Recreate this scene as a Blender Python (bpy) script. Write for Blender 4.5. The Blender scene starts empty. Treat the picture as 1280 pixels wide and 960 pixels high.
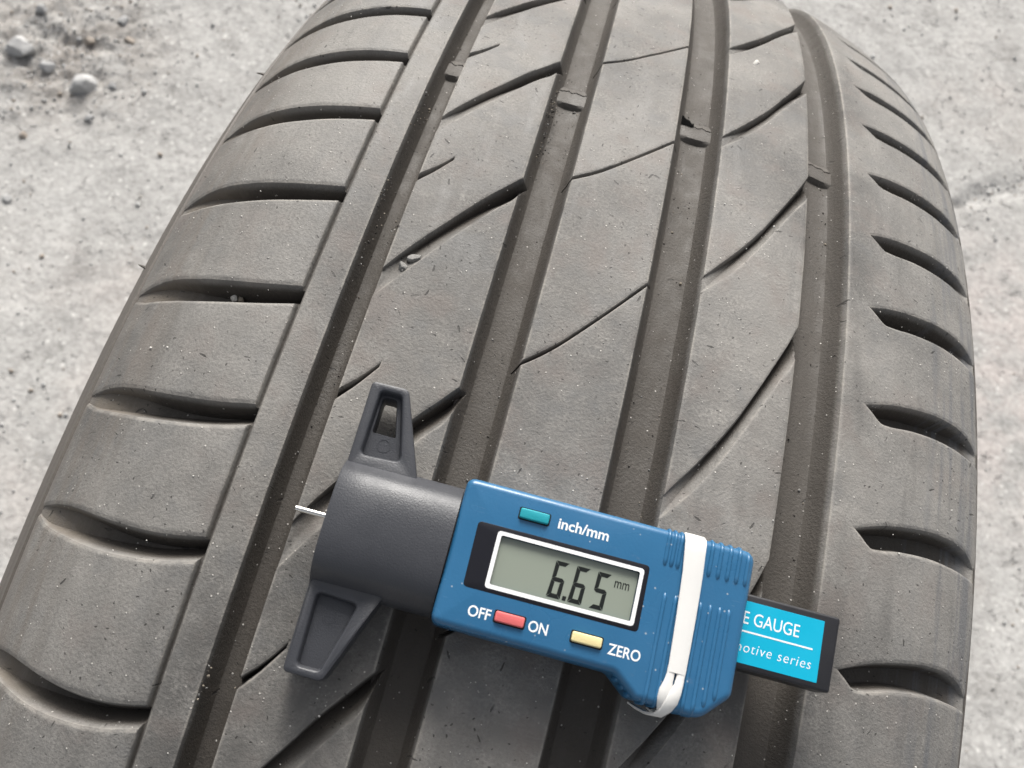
import bpy, bmesh, math, random
import numpy as np
from mathutils import Matrix, Vector

random.seed(7)
RNG = np.random.default_rng(7)
scene = bpy.context.scene
COL = scene.collection

# ------------------------------------------------------------------ camera
# all lengths below are in millimetres, z measured from the top of the tyre
R = 396.0                       # outer radius of the tyre
TOP = 2 * R                     # height of the tyre top above the ground
MM = 0.001
CAM_C = (-30.48, -114.51, 187.48)
CAM_M = ((0.9631026711, 0.2364436093, 0.1285599646),
         (0.2690477964, -0.8579534039, -0.4376405373),
         (0.0068211510, 0.4560815457, -0.8899118471))   # right, down, forward
cam_d = bpy.data.cameras.new('camera')
cam = bpy.data.objects.new('camera', cam_d)
COL.objects.link(cam)
cam_d.sensor_fit = 'HORIZONTAL'
cam_d.sensor_width = 36.0
cam_d.lens = 1167.22 / 1280 * 36.0
cam_d.clip_start = 0.01
cam_d.clip_end = 200.0
rr, dd, ff = (Vector(v) for v in CAM_M)
m4 = Matrix(((rr.x, -dd.x, -ff.x, 0), (rr.y, -dd.y, -ff.y, 0), (rr.z, -dd.z, -ff.z, 0), (0, 0, 0, 1)))
cam.matrix_world = Matrix.Translation(Vector((CAM_C[0], CAM_C[1], CAM_C[2] + TOP)) * MM) @ m4
cam_d.dof.use_dof = True
cam_d.dof.focus_distance = 0.215
cam_d.dof.aperture_fstop = 30.0
scene.camera = cam

# ------------------------------------------------------------------ light
SUN_AZ, SUN_EL = math.radians(-8.0), math.radians(37.0)   # azimuth from +Y towards +X
sd = Vector((math.sin(SUN_AZ) * math.cos(SUN_EL), math.cos(SUN_AZ) * math.cos(SUN_EL), math.sin(SUN_EL)))
sun_d = bpy.data.lights.new('sun', 'SUN')
sun_d.energy = 1.5
sun_d.angle = math.radians(26.0)
sun_d.color = (1.0, 0.97, 0.92)
sun = bpy.data.objects.new('sun', sun_d)
COL.objects.link(sun)
sun.rotation_euler = sd.to_track_quat('Z', 'Y').to_euler()
sun.location = (0, 2, 4)

world = bpy.data.worlds.new('World')
scene.world = world
world.use_nodes = True
wn = world.node_tree
wn.nodes.clear()
w_out = wn.nodes.new('ShaderNodeOutputWorld')
w_bg = wn.nodes.new('ShaderNodeBackground')
w_sky = wn.nodes.new('ShaderNodeTexSky')
w_sky.sky_type = 'NISHITA'
w_sky.sun_disc = False
w_sky.sun_elevation = SUN_EL
w_sky.sun_rotation = SUN_AZ
w_sky.air_density = 1.0
w_sky.dust_density = 6.0
w_sky.ozone_density = 1.0
w_hs = wn.nodes.new('ShaderNodeHueSaturation')
w_hs.inputs['Saturation'].default_value = 0.25      # a thin white cloud cover
w_bg.inputs['Strength'].default_value = 0.06
wn.links.new(w_sky.outputs[0], w_hs.inputs['Color'])
wn.links.new(w_hs.outputs[0], w_bg.inputs['Color'])
wn.links.new(w_bg.outputs[0], w_out.inputs['Surface'])

scene.view_settings.view_transform = 'Standard'
scene.view_settings.look = 'None'
scene.view_settings.gamma = 1.0
scene.view_settings.exposure = 1.45
scene.view_settings.use_curve_mapping = False
scene.render.engine = 'CYCLES'
scene.cycles.use_denoising = True
scene.cycles.max_bounces = 6


# ------------------------------------------------------------------ material helpers
class NT:
    def __init__(self, name):
        self.m = bpy.data.materials.new(name)
        self.m.use_nodes = True
        self.t = self.m.node_tree
        self.t.nodes.clear()
        self.out = self.n('ShaderNodeOutputMaterial')
        self.b = self.n('ShaderNodeBsdfPrincipled')
        self.t.links.new(self.b.outputs[0], self.out.inputs['Surface'])

    def n(self, kind, **kw):
        nd = self.t.nodes.new(kind)
        for k, v in kw.items():
            setattr(nd, k, v)
        return nd

    def set(self, sock, v):
        if isinstance(v, bpy.types.NodeSocket):
            self.t.links.new(v, sock)
        elif v is not None:
            if hasattr(sock.default_value, '__len__') and not hasattr(v, '__len__'):
                v = (v, v, v, 1)
            if hasattr(sock.default_value, '__len__') and len(sock.default_value) == 4 and len(v) == 3:
                v = (*v, 1)
            sock.default_value = v

    def coord(self, which='Object'):
        return self.n('ShaderNodeTexCoord').outputs[which]

    def attr(self, name):
        return self.n('ShaderNodeAttribute', attribute_name=name).outputs['Vector']

    def vmul(self, v, s):
        nd = self.n('ShaderNodeVectorMath', operation='MULTIPLY')
        self.set(nd.inputs[0], v)
        nd.inputs[1].default_value = s
        return nd.outputs[0]

    def sep(self, v, i):
        nd = self.n('ShaderNodeSeparateXYZ')
        self.set(nd.inputs[0], v)
        return nd.outputs[i]

    def noise(self, v, scale, detail=4.0, rough=0.55, dist=0.0):
        nd = self.n('ShaderNodeTexNoise')
        self.set(nd.inputs['Vector'], v)
        nd.inputs['Scale'].default_value = scale
        nd.inputs['Detail'].default_value = detail
        nd.inputs['Roughness'].default_value = rough
        nd.inputs['Distortion'].default_value = dist
        return nd.outputs['Fac']

    def voro(self, v, scale, out='Distance', feature='F1'):
        nd = self.n('ShaderNodeTexVoronoi', feature=feature)
        self.set(nd.inputs['Vector'], v)
        nd.inputs['Scale'].default_value = scale
        return nd.outputs[out]

    def ramp(self, v, lo, hi, a=0.0, b=1.0, smooth=True):
        nd = self.n('ShaderNodeMapRange')
        nd.interpolation_type = 'SMOOTHSTEP' if smooth else 'LINEAR'
        self.set(nd.inputs['Value'], v)
        for k, x in (('From Min', lo), ('From Max', hi), ('To Min', a), ('To Max', b)):
            nd.inputs[k].default_value = x
        return nd.outputs['Result']

    def math(self, op, a, b=None, clamp=False):
        nd = self.n('ShaderNodeMath', operation=op, use_clamp=clamp)
        self.set(nd.inputs[0], a)
        if b is not None:
            self.set(nd.inputs[1], b)
        return nd.outputs[0]

    def mix(self, f, a, b, blend='MIX'):
        nd = self.n('ShaderNodeMix', data_type='RGBA', blend_type=blend)
        self.set(nd.inputs['Factor'], f)
        self.set(nd.inputs['A'], a)
        self.set(nd.inputs['B'], b)
        # the RGBA sockets share names with the float ones: address by index
        return nd.outputs['Result']

    def mixc(self, f, a, b, blend='MIX'):
        nd = self.n('ShaderNodeMix', data_type='RGBA', blend_type=blend)
        ins = [s for s in nd.inputs if s.type == 'RGBA']
        self.set(nd.inputs[0], f)
        self.set(ins[0], a)
        self.set(ins[1], b)
        return [s for s in nd.outputs if s.type == 'RGBA'][0]

    def bump(self, h, strength, dist, normal=None):
        nd = self.n('ShaderNodeBump')
        nd.inputs['Strength'].default_value = strength
        nd.inputs['Distance'].default_value = dist
        self.set(nd.inputs['Height'], h)
        if normal is not None:
            self.set(nd.inputs['Normal'], normal)
        return nd.outputs[0]

    def fin(self, color=None, rough=None, normal=None, metallic=None, spec=None, coat=None, coat_rough=None):
        b = self.b.inputs
        self.set(b['Base Color'], color)
        self.set(b['Roughness'], rough)
        if normal is not None:
            self.set(b['Normal'], normal)
        if metallic is not None:
            b['Metallic'].default_value = metallic
        if spec is not None:
            b['Specular IOR Level'].default_value = spec
        if coat is not None:
            b['Coat Weight'].default_value = coat
            b['Coat Roughness'].default_value = coat_rough or 0.05
        return self.m


def mat_rubber():
    t = NT('dusty_tread_rubber')
    o = t.coord()
    us = t.attr('us')                       # (u, s, depth) in mm
    dep = t.sep(us, 2)
    uco = t.sep(us, 0)
    big = t.noise(o, 22, 4, 0.6)
    mid = t.noise(o, 140, 4, 0.65)
    fine = t.noise(o, 1400, 3, 0.7)
    streak = t.noise(t.vmul(us, (0.35, 0.018, 0.0)), 1.0, 5, 0.6)
    patch = t.noise(o, 11, 3, 0.6, 0.8)
    rub = t.mixc(t.ramp(big, 0.32, 0.68), (0.094, 0.090, 0.085), (0.134, 0.127, 0.117))
    dustf = t.math('MULTIPLY', t.ramp(mid, 0.30, 0.75), t.ramp(fine, 0.25, 0.8))
    dustf = t.math('ADD', t.math('MULTIPLY', dustf, 0.75), t.math('MULTIPLY', t.ramp(big, 0.35, 0.7), 0.20))
    dustf = t.math('ADD', dustf, t.ramp(patch, 0.36, 0.64, -0.14, 0.18), True)
    col = t.mixc(dustf, rub, (0.285, 0.272, 0.252))
    tint = t.noise(o, 75, 3, 0.6)
    col = t.mixc(t.ramp(tint, 0.50, 0.68, 0, 0.45), col, (0.158, 0.134, 0.120))
    col = t.mixc(t.ramp(tint, 0.46, 0.32, 0, 0.40), col, (0.112, 0.113, 0.113))
    edge = t.math('ADD', t.math('MULTIPLY', t.ramp(uco, -74.0, -88.0), t.ramp(uco, -122.0, -108.0)), t.ramp(uco, 50.0, 62.0))
    col = t.mixc(t.math('MULTIPLY', edge, t.ramp(fine, 0.2, 0.7, 0.18, 0.42)), col, (0.265, 0.255, 0.238))
    # polish: smoother, darker streaks round the crown
    pol = t.noise(t.vmul(us, (0.16, 0.02, 0.0)), 1.0, 4, 0.6)
    col = t.mixc(t.ramp(pol, 0.52, 0.68, 0, 0.35), col, (0.100, 0.096, 0.090))
    scf = t.math('MULTIPLY', t.ramp(t.noise(t.vmul(us, (0.07, 0.9, 0.0)), 1.0, 4, 0.65, 0.5), 0.60, 0.72), t.ramp(patch, 0.42, 0.6))
    col = t.mixc(t.math('MULTIPLY', scf, 0.28), col, (0.27, 0.26, 0.24))
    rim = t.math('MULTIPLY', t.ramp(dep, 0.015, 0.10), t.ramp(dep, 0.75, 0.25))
    col = t.mixc(t.math('MULTIPLY', rim, t.ramp(mid, 0.38, 0.62, 0.05, 0.5)), col, (0.30, 0.28, 0.25))
    # warm brown painted darker with depth to stand for groove shade, bluish grey and brown scuffs on the shoulders
    groove_shade = t.mixc(t.noise(t.vmul(us, (0.22, 0.05, 0.1)), 1.0, 4, 0.6), (0.040, 0.034, 0.028), (0.070, 0.061, 0.052))
    col = t.mixc(t.ramp(dep, 0.5, 2.6, 0.0, 0.9), col, groove_shade)
    tan = t.math('MULTIPLY', t.ramp(uco, -104.0, -120.0), t.ramp(dep, 0.3, 1.2))
    col = t.mixc(t.math('MULTIPLY', tan, 0.8), col, (0.150, 0.130, 0.105))
    sh = t.ramp(uco, -104.0, -116.0)
    col = t.mixc(t.math('MULTIPLY', sh, t.ramp(streak, 0.40, 0.66, 0, 0.7)), col, (0.140, 0.124, 0.108))
    col = t.mixc(t.math('MULTIPLY', t.ramp(uco, -126.8, -128.2), t.ramp(streak, 0.3, 0.6, 0.45, 0.9)), col, (0.125, 0.105, 0.088))
    col = t.mixc(t.math('MULTIPLY', t.ramp(uco, 68.0, 84.0), t.ramp(streak, 0.45, 0.65, 0, 0.7)), col, (0.110, 0.114, 0.122))
    # pale scuffed patches
    pale = t.math('MULTIPLY', t.ramp(t.noise(o, 60, 5, 0.7), 0.62, 0.74), t.ramp(fine, 0.35, 0.7))
    pale = t.math('MULTIPLY', pale, t.ramp(dep, 0.2, 1.5, 0.55, 0.15))
    col = t.mixc(pale, col, (0.30, 0.285, 0.26))
    # fine sand stuck to the rubber
    vd = t.voro(o, 900)
    vc = t.voro(o, 900, 'Color')
    vr = t.sep(vc, 0)
    speck = t.math('MULTIPLY', t.ramp(vd, 0.26, 0.12), t.ramp(t.math('ADD', vr, t.math('MULTIPLY', mid, 0.25)), 1.06, 1.09))
    col = t.mixc(speck, col, (0.42, 0.40, 0.37))
    # small dark nicks: short cuts lying at random angles
    nick = None
    for cell, ln, asp, thr, off in ((7.0, 1.10, 4.2, 0.60, 0.0), (2.6, 0.38, 2.0, 0.58, 50.0)):
        v2 = t.n('ShaderNodeVectorMath', operation='ADD')
        t.set(v2.inputs[0], t.vmul(us, (1 / cell, 1 / cell, 0.0)))
        v2.inputs[1].default_value = (off, off, 0)
        vo = t.n('ShaderNodeTexVoronoi', voronoi_dimensions='2D')
        vo.inputs['Scale'].default_value = 1.0
        t.set(vo.inputs['Vector'], v2.outputs[0])
        df = t.n('ShaderNodeVectorMath', operation='SUBTRACT')
        t.set(df.inputs[0], v2.outputs[0]); t.set(df.inputs[1], vo.outputs['Position'])
        ro = t.n('ShaderNodeVectorRotate', rotation_type='Z_AXIS')
        t.set(ro.inputs['Vector'], df.outputs[0])
        t.set(ro.inputs['Angle'], t.math('MULTIPLY', t.sep(vo.outputs['Color'], 0), 6.283))
        q = t.vmul(ro.outputs[0], (cell / ln, cell * asp / ln, 0.0))
        # bend the cut a little
        qx = t.sep(q, 0); qy = t.sep(q, 1)
        qy = t.math('ADD', qy, t.math('MULTIPLY', t.math('MULTIPLY', qx, qx), t.math('MULTIPLY', t.math('SUBTRACT', t.sep(vo.outputs['Color'], 2), 0.35), 0.8)))
        ln2 = t.math('ADD', t.math('MULTIPLY', qx, qx), t.math('MULTIPLY', qy, qy))
        jit = t.math('ADD', ln2, t.math('MULTIPLY', t.math('SUBTRACT', fine, 0.5), 1.2))
        size = t.sep(vo.outputs['Color'], 2)
        k = t.math('MULTIPLY', t.ramp(t.math('DIVIDE', jit, t.math('ADD', size, 0.15)), 1.0, 0.55), t.ramp(t.sep(vo.outputs['Color'], 1), thr, thr + 0.02))
        k = t.math('MULTIPLY', k, t.ramp(t.noise(o, 48 + cell * 3, 2, 0.5), 0.47, 0.56))
        nick = k if nick is None else t.math('MAXIMUM', nick, k)
    col = t.mixc(t.math('MULTIPLY', nick, 0.75), col, (0.026, 0.024, 0.022))
    h = t.math('ADD', t.math('MULTIPLY', fine, 0.9), t.math('MULTIPLY', mid, 0.7))
    h = t.math('SUBTRACT', h, t.math('MULTIPLY', nick, 1.6))
    h = t.math('ADD', h, t.math('MULTIPLY', speck, 1.0))
    nrm = t.bump(h, 0.65, 0.00032)
    rough = t.math('SUBTRACT', t.ramp(mid, 0.2, 0.8, 0.56, 0.80), t.ramp(pol, 0.50, 0.68, 0.0, 0.12))
    return t.fin(col, rough, nrm, spec=0.38)


def mat_sidewall():
    t = NT('sidewall_rubber')
    o = t.coord()
    us = t.attr('us')
    n1 = t.noise(o, 40, 5, 0.6)
    ser = t.n('ShaderNodeTexWave')
    t.set(ser.inputs['Vector'], t.vmul(us, (0.25, 1.0, 0.0)))
    ser.inputs['Scale'].default_value = 0.45
    ser.inputs['Distortion'].default_value = 0.6
    col = t.mixc(n1, (0.062, 0.055, 0.048), (0.115, 0.100, 0.086))
    nrm = t.bump(t.math('ADD', t.noise(o, 900, 3), t.math('MULTIPLY', ser.outputs['Fac'], 0.5)), 0.35, 0.0004)
    return t.fin(col, 0.62, nrm, spec=0.5)


def mat_plain(name, color, rough=0.5, spec=0.5, bump=0.0, bscale=900, var=0.0, metallic=None, coat=None, dist=0.0002, rvar=0.12):
    t = NT(name)
    o = t.coord()
    n = t.noise(o, 120, 4, 0.6)
    c = tuple(color)
    hi = tuple(min(1, x * (1 + var)) for x in c)
    lo = tuple(x * (1 - var) for x in c)
    col = t.mixc(n, lo, hi) if var else c
    nrm = t.bump(t.noise(o, bscale, 3, 0.6), bump, dist) if bump else None
    r = t.ramp(n, 0.3, 0.7, rough * (1 - rvar), min(1, rough * (1 + rvar)))
    return t.fin(col, r, nrm, metallic=metallic, spec=spec, coat=coat)


def mat_ground():
    t = NT('dusty_old_asphalt')
    o = t.coord()
    big = t.noise(o, 2.2, 5, 0.6)
    mid = t.noise(o, 14, 6, 0.65)
    fine = t.noise(o, 120, 4, 0.7)
    vgr = t.n('ShaderNodeTexVoronoi'); t.set(vgr.inputs['Vector'], o); vgr.inputs['Scale'].default_value = 170
    col = t.mixc(t.ramp(mid, 0.3, 0.7), (0.325, 0.318, 0.306), (0.405, 0.397, 0.383))
    col = t.mixc(t.ramp(big, 0.52, 0.70, 0, 0.55), col, (0.40, 0.360, 0.335))
    # broken soil in the rubble patch and along the crack on the right
    dist = t.n('ShaderNodeVectorMath', operation='DISTANCE')
    t.set(dist.inputs[0], o); dist.inputs[1].default_value = (-0.715, 0.69, 0.0)
    soil = t.math('MULTIPLY', t.ramp(dist.outputs['Value'], 0.19, 0.04), t.ramp(mid, 0.35, 0.6))
    col = t.mixc(t.math('MULTIPLY', soil, 0.8), col, (0.235, 0.212, 0.190))
    d2 = t.n('ShaderNodeVectorMath', operation='DISTANCE')
    t.set(d2.inputs[0], o); d2.inputs[1].default_value = (0.60, 0.60, 0.0)
    col = t.mixc(t.math('MULTIPLY', t.ramp(d2.outputs['Value'], 0.30, 0.10, 0, 0.7), t.ramp(mid, 0.35, 0.6)), col, (0.430, 0.385, 0.365))
    agg = t.sep(t.voro(o, 240, 'Color'), 0)
    agc = t.n('ShaderNodeCombineColor')
    for q in range(3): t.set(agc.inputs[q], agg)
    col = t.mixc(0.22, col, agc.outputs[0], 'SOFT_LIGHT')
    blot = t.noise(o, 70, 5, 0.7)
    col = t.mixc(t.ramp(blot, 0.50, 0.33, 0, 0.34), col, (0.215, 0.210, 0.203))
    gr = t.sep(vgr.outputs['Color'], 0)
    col = t.mixc(t.math('MULTIPLY', t.ramp(gr, 0.93, 0.96), t.ramp(vgr.outputs['Distance'], 0.5, 0.3)), col, (0.52, 0.51, 0.49))
    col = t.mixc(t.math('MULTIPLY', t.ramp(gr, 0.06, 0.03), t.ramp(vgr.outputs['Distance'], 0.5, 0.3, 0, 0.5)), col, (0.20, 0.195, 0.19))
    col = t.mixc(t.ramp(t.math('MULTIPLY', fine, mid), 0.20, 0.12, 0, 0.5), col, (0.15, 0.143, 0.135))
    pit = t.noise(o, 46, 5, 0.75)
    col = t.mixc(t.ramp(pit, 0.36, 0.27, 0, 0.45), col, (0.17, 0.165, 0.158))
    h = t.math('ADD', t.math('MULTIPLY', fine, 0.5), t.math('MULTIPLY', mid, 0.6))
    h = t.math('ADD', h, t.math('MULTIPLY', t.ramp(pit, 0.27, 0.42), 0.8))
    nrm = t.bump(h, 0.8, 0.004)
    return t.fin(col, 0.9, nrm, spec=0.3)


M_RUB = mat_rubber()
M_SIDE = mat_sidewall()
M_GROUND = mat_ground()


# ------------------------------------------------------------------ object helpers
def link(o, parent=None):
    COL.objects.link(o)
    if parent is not None:
        o.parent = parent
        o.matrix_parent_inverse = Matrix.Identity(4)
    return o


def tag(o, label=None, cat=None, group=None, kind=None):
    if label: o['label'] = label
    if cat: o['category'] = cat
    if group: o['group'] = group
    if kind: o['kind'] = kind
    return o


def mesh_np(name, V, F, mat, smooth=True, sharp=None, attr=None):
    """V (n,3) in metres, F list/array of equal-length faces"""
    me = bpy.data.meshes.new(name)
    F = np.asarray(F, dtype=np.int32)
    k = F.shape[1]
    me.vertices.add(len(V))
    me.vertices.foreach_set('co', np.asarray(V, dtype=np.float32).ravel())
    me.loops.add(F.size)
    me.loops.foreach_set('vertex_index', F.ravel())
    me.polygons.add(len(F))
    me.polygons.foreach_set('loop_start', np.arange(0, F.size, k, dtype=np.int32))
    me.polygons.foreach_set('loop_total', np.full(len(F), k, dtype=np.int32))
    me.update(calc_edges=True)
    me.validate()
    if smooth:
        me.polygons.foreach_set('use_smooth', np.ones(len(me.polygons), dtype=bool))
    if attr is not None:
        a = me.attributes.new('us', 'FLOAT_VECTOR', 'POINT')
        a.data.foreach_set('vector', np.asarray(attr, dtype=np.float32).ravel())
    if sharp:
        me.set_sharp_from_angle(angle=math.radians(sharp))
    me.materials.append(mat)
    return me


def mesh_bm(name, bm, mat, smooth=True, sharp=35):
    bmesh.ops.recalc_face_normals(bm, faces=bm.faces[:])
    me = bpy.data.meshes.new(name)
    bm.to_mesh(me)
    bm.free()
    if smooth:
        me.polygons.foreach_set('use_smooth', np.ones(len(me.polygons), dtype=bool))
        me.set_sharp_from_angle(angle=math.radians(sharp))
    me.materials.append(mat)
    return me


def add(name, me, parent=None, loc=None):
    o = bpy.data.objects.new(name, me)
    if loc is not None:
        o.location = loc
    return link(o, parent)


# ------------------------------------------------------------------ noise for real relief
def vnoise(x, y, seed=0):
    r = np.random.default_rng(seed)
    n = 256
    lat = r.random((n, n))
    xi = np.floor(x).astype(int); yi = np.floor(y).astype(int)
    fx = x - xi; fy = y - yi
    fx = fx * fx * (3 - 2 * fx); fy = fy * fy * (3 - 2 * fy)
    a = lat[xi % n, yi % n]; b = lat[(xi + 1) % n, yi % n]
    c = lat[xi % n, (yi + 1) % n]; d = lat[(xi + 1) % n, (yi + 1) % n]
    return (a * (1 - fx) + b * fx) * (1 - fy) + (c * (1 - fx) + d * fx) * fy


def fbm(x, y, octs, seed=0, gain=0.5):
    s = 0; amp = 1.0; tot = 0
    for k in range(octs):
        s = s + amp * (vnoise(x * 2 ** k + 17.3 * k, y * 2 ** k + 9.1 * k, seed + k) - 0.5)
        tot += amp; amp *= gain
    return s / tot * 2


# ------------------------------------------------------------------ ground
CRACKS = [[(470, 822), (507, 849), (560, 890), (614, 932), (720, 1000), (900, 1090)],
          [(-760, 230), (-611, 315), (-575, 345), (-532, 369), (-504, 438), (-440, 470)]]


def seg_dist(x, y, pts):
    d = np.full(x.shape, 1e9)
    for (x0, y0), (x1, y1) in zip(pts[:-1], pts[1:]):
        vx, vy = x1 - x0, y1 - y0
        t = np.clip(((x - x0) * vx + (y - y0) * vy) / (vx * vx + vy * vy), 0, 1)
        d = np.minimum(d, np.hypot(x - x0 - t * vx, y - y0 - t * vy))
    return d


def ground_height(x, y):
    """mm in, mm out; zero under the tyre's contact patch on average"""
    near = np.exp(-((x / 1500) ** 2 + ((y - 500) / 1500) ** 2))
    h = 3.2 * fbm(x / 60, y / 60, 5, 11, 0.62) * near + 5.0 * fbm(x / 420, y / 420, 3, 31)
    d = seg_dist(x + 14 * fbm(x / 30, y / 30, 3, 51), y + 14 * fbm(x / 30, y / 30, 3, 61), CRACKS[0])
    h -= 7.0 * np.exp(-(d / 16) ** 2) * (0.35 + 1.1 * vnoise(x / 22, y / 22, 5))
    d = seg_dist(x + 10 * fbm(x / 25, y / 25, 3, 71), y + 10 * fbm(x / 25, y / 25, 3, 81), CRACKS[1])
    h -= 3.0 * np.exp(-(d / 5) ** 2) * np.clip(2.2 * vnoise(x / 35, y / 35, 8) - 0.7, 0, 1)
    # broken patch with loose rubble
    rb = np.exp(-(((x + 715) / 110) ** 2 + ((y - 690) / 120) ** 2))
    h += rb * 15.0 * fbm(x / 22, y / 22, 5, 91, 0.68) - rb * 2
    foot = np.exp(-((x / 160) ** 2 + (y / 90) ** 2))
    return h * (1 - foot) - 3.5 * (1 - foot)


def axis(lo, hi, step, far):
    a = [np.arange(lo, hi + 1e-6, step)]
    pre, post, s, x = [], [], step, lo
    while x > -far:
        s *= 1.25; x -= s; pre.append(x)
    s, x = step, hi
    while x < far:
        s *= 1.25; x += s; post.append(x)
    return np.concatenate([np.array(pre[::-1]), a[0], np.array(post)])


gx = axis(-950, 950, 5.0, 30000)
gy = axis(-120, 1500, 5.0, 30000)
GX, GY = np.meshgrid(gx, gy, indexing='ij')
GZ = ground_height(GX, GY)
V = np.stack([GX, GY, GZ], -1).reshape(-1, 3) * MM
idx = np.arange(len(gx) * len(gy)).reshape(len(gx), len(gy))
Fq = np.stack([idx[:-1, :-1], idx[1:, :-1], idx[1:, 1:], idx[:-1, 1:]], -1).reshape(-1, 4)
ground = add('ground', mesh_np('ground', V, Fq, M_GROUND))
tag(ground, kind='structure')

# ------------------------------------------------------------------ tyre surface
RC = (24.564, 69.197, 1.38485, 22.4512)
LC = (-84.310, 59.022, 1.80130, 71.604)


def se(s, n, h):
    s = np.clip(s, 0, 1)
    return h * (1 - (1 - s ** n) ** (1 / n))


def drop(u):
    u = np.asarray(u, float)
    return se((u - RC[0]) / RC[1], RC[2], RC[3]) + se((LC[0] - u) / LC[1], LC[2], LC[3]) + \
        1.2 * (np.clip(u / 1.2 + 8, -63, 32) / 10) ** 2 * .03


def tread_point(u, s, dep):
    """point on the tyre in metres: u across, s round the crown, dep below the surface"""
    e = 0.05
    u = np.asarray(u, float)
    um = np.clip(u, -140, 93.0)
    sl = np.clip((drop(um + e) - drop(um - e)) / (2 * e), -4, 4)
    nl = np.sqrt(1 + sl * sl)
    x = u - dep * (sl / nl)
    r = R - drop(um) - dep / nl
    th = np.asarray(s) / R
    return np.stack([x, r * np.sin(th), r * np.cos(th) + R], -1) * MM


def clip_mesh(V, T, g):
    """split the triangles along g = 0"""
    g = np.where(np.abs(g) < 0.02, 0.0, g)
    sg = np.sign(g).astype(int)
    st = sg[T]
    cr = (st.min(1) < 0) & (st.max(1) > 0)
    if not cr.any():
        return V, T
    keep, Tc, sc = T[~cr], T[cr], st[cr]
    zero = (sc == 0).any(1)
    out = [keep]
    # edges to cut
    def cutter(a, b, base):
        lo, hi = np.minimum(a, b), np.maximum(a, b)
        return lo.astype(np.int64) * 10_000_000 + hi
    Tz, sz = Tc[zero], sc[zero]
    Tn, sn = Tc[~zero], sc[~zero]
    k = np.argmax(sz == 0, 1) if len(Tz) else np.zeros(0, int)
    ar = np.arange(len(Tz))
    z0, z1, z2 = (Tz[ar, (k + i) % 3] for i in range(3)) if len(Tz) else (np.zeros(0, int),) * 3
    tot = sn.sum(1)
    lone = np.argmax(sn == -np.sign(tot)[:, None], 1) if len(Tn) else np.zeros(0, int)
    ar = np.arange(len(Tn))
    n0, n1, n2 = (Tn[ar, (lone + i) % 3] for i in range(3)) if len(Tn) else (np.zeros(0, int),) * 3
    keys = np.concatenate([cutter(z1, z2, 0), cutter(n0, n1, 0), cutter(n0, n2, 0)])
    uk, inv = np.unique(keys, return_inverse=True)
    a, b = uk // 10_000_000, uk % 10_000_000
    t = (g[a] / (g[a] - g[b]))[:, None]
    base = len(V)
    V = np.concatenate([V, V[a] * (1 - t) + V[b] * t])
    inv = inv + base
    nz, nn = len(Tz), len(Tn)
    mz, m01, m02 = inv[:nz], inv[nz:nz + nn], inv[nz + nn:]
    out += [np.stack([z0, z1, mz], 1), np.stack([z0, mz, z2], 1),
            np.stack([n0, m01, m02], 1), np.stack([m01, n1, n2], 1), np.stack([m01, n2, m02], 1)]
    return V, np.concatenate(out)


S_FULL = 2 * math.pi * R
S_FINE = (-185.0, 300.0)
S_PAT = (-330.0, 430.0)


def s_lines(step=1.1):
    return np.unique(np.round(np.concatenate([
        np.arange(S_FINE[0], S_FINE[1], step),
        np.arange(S_FINE[1], S_PAT[1], 2.6), np.arange(S_PAT[0], S_FINE[0], 2.6),
        np.arange(S_PAT[1], S_PAT[0] + S_FULL, 9.0), [S_PAT[0] + S_FULL]]), 4))


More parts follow.
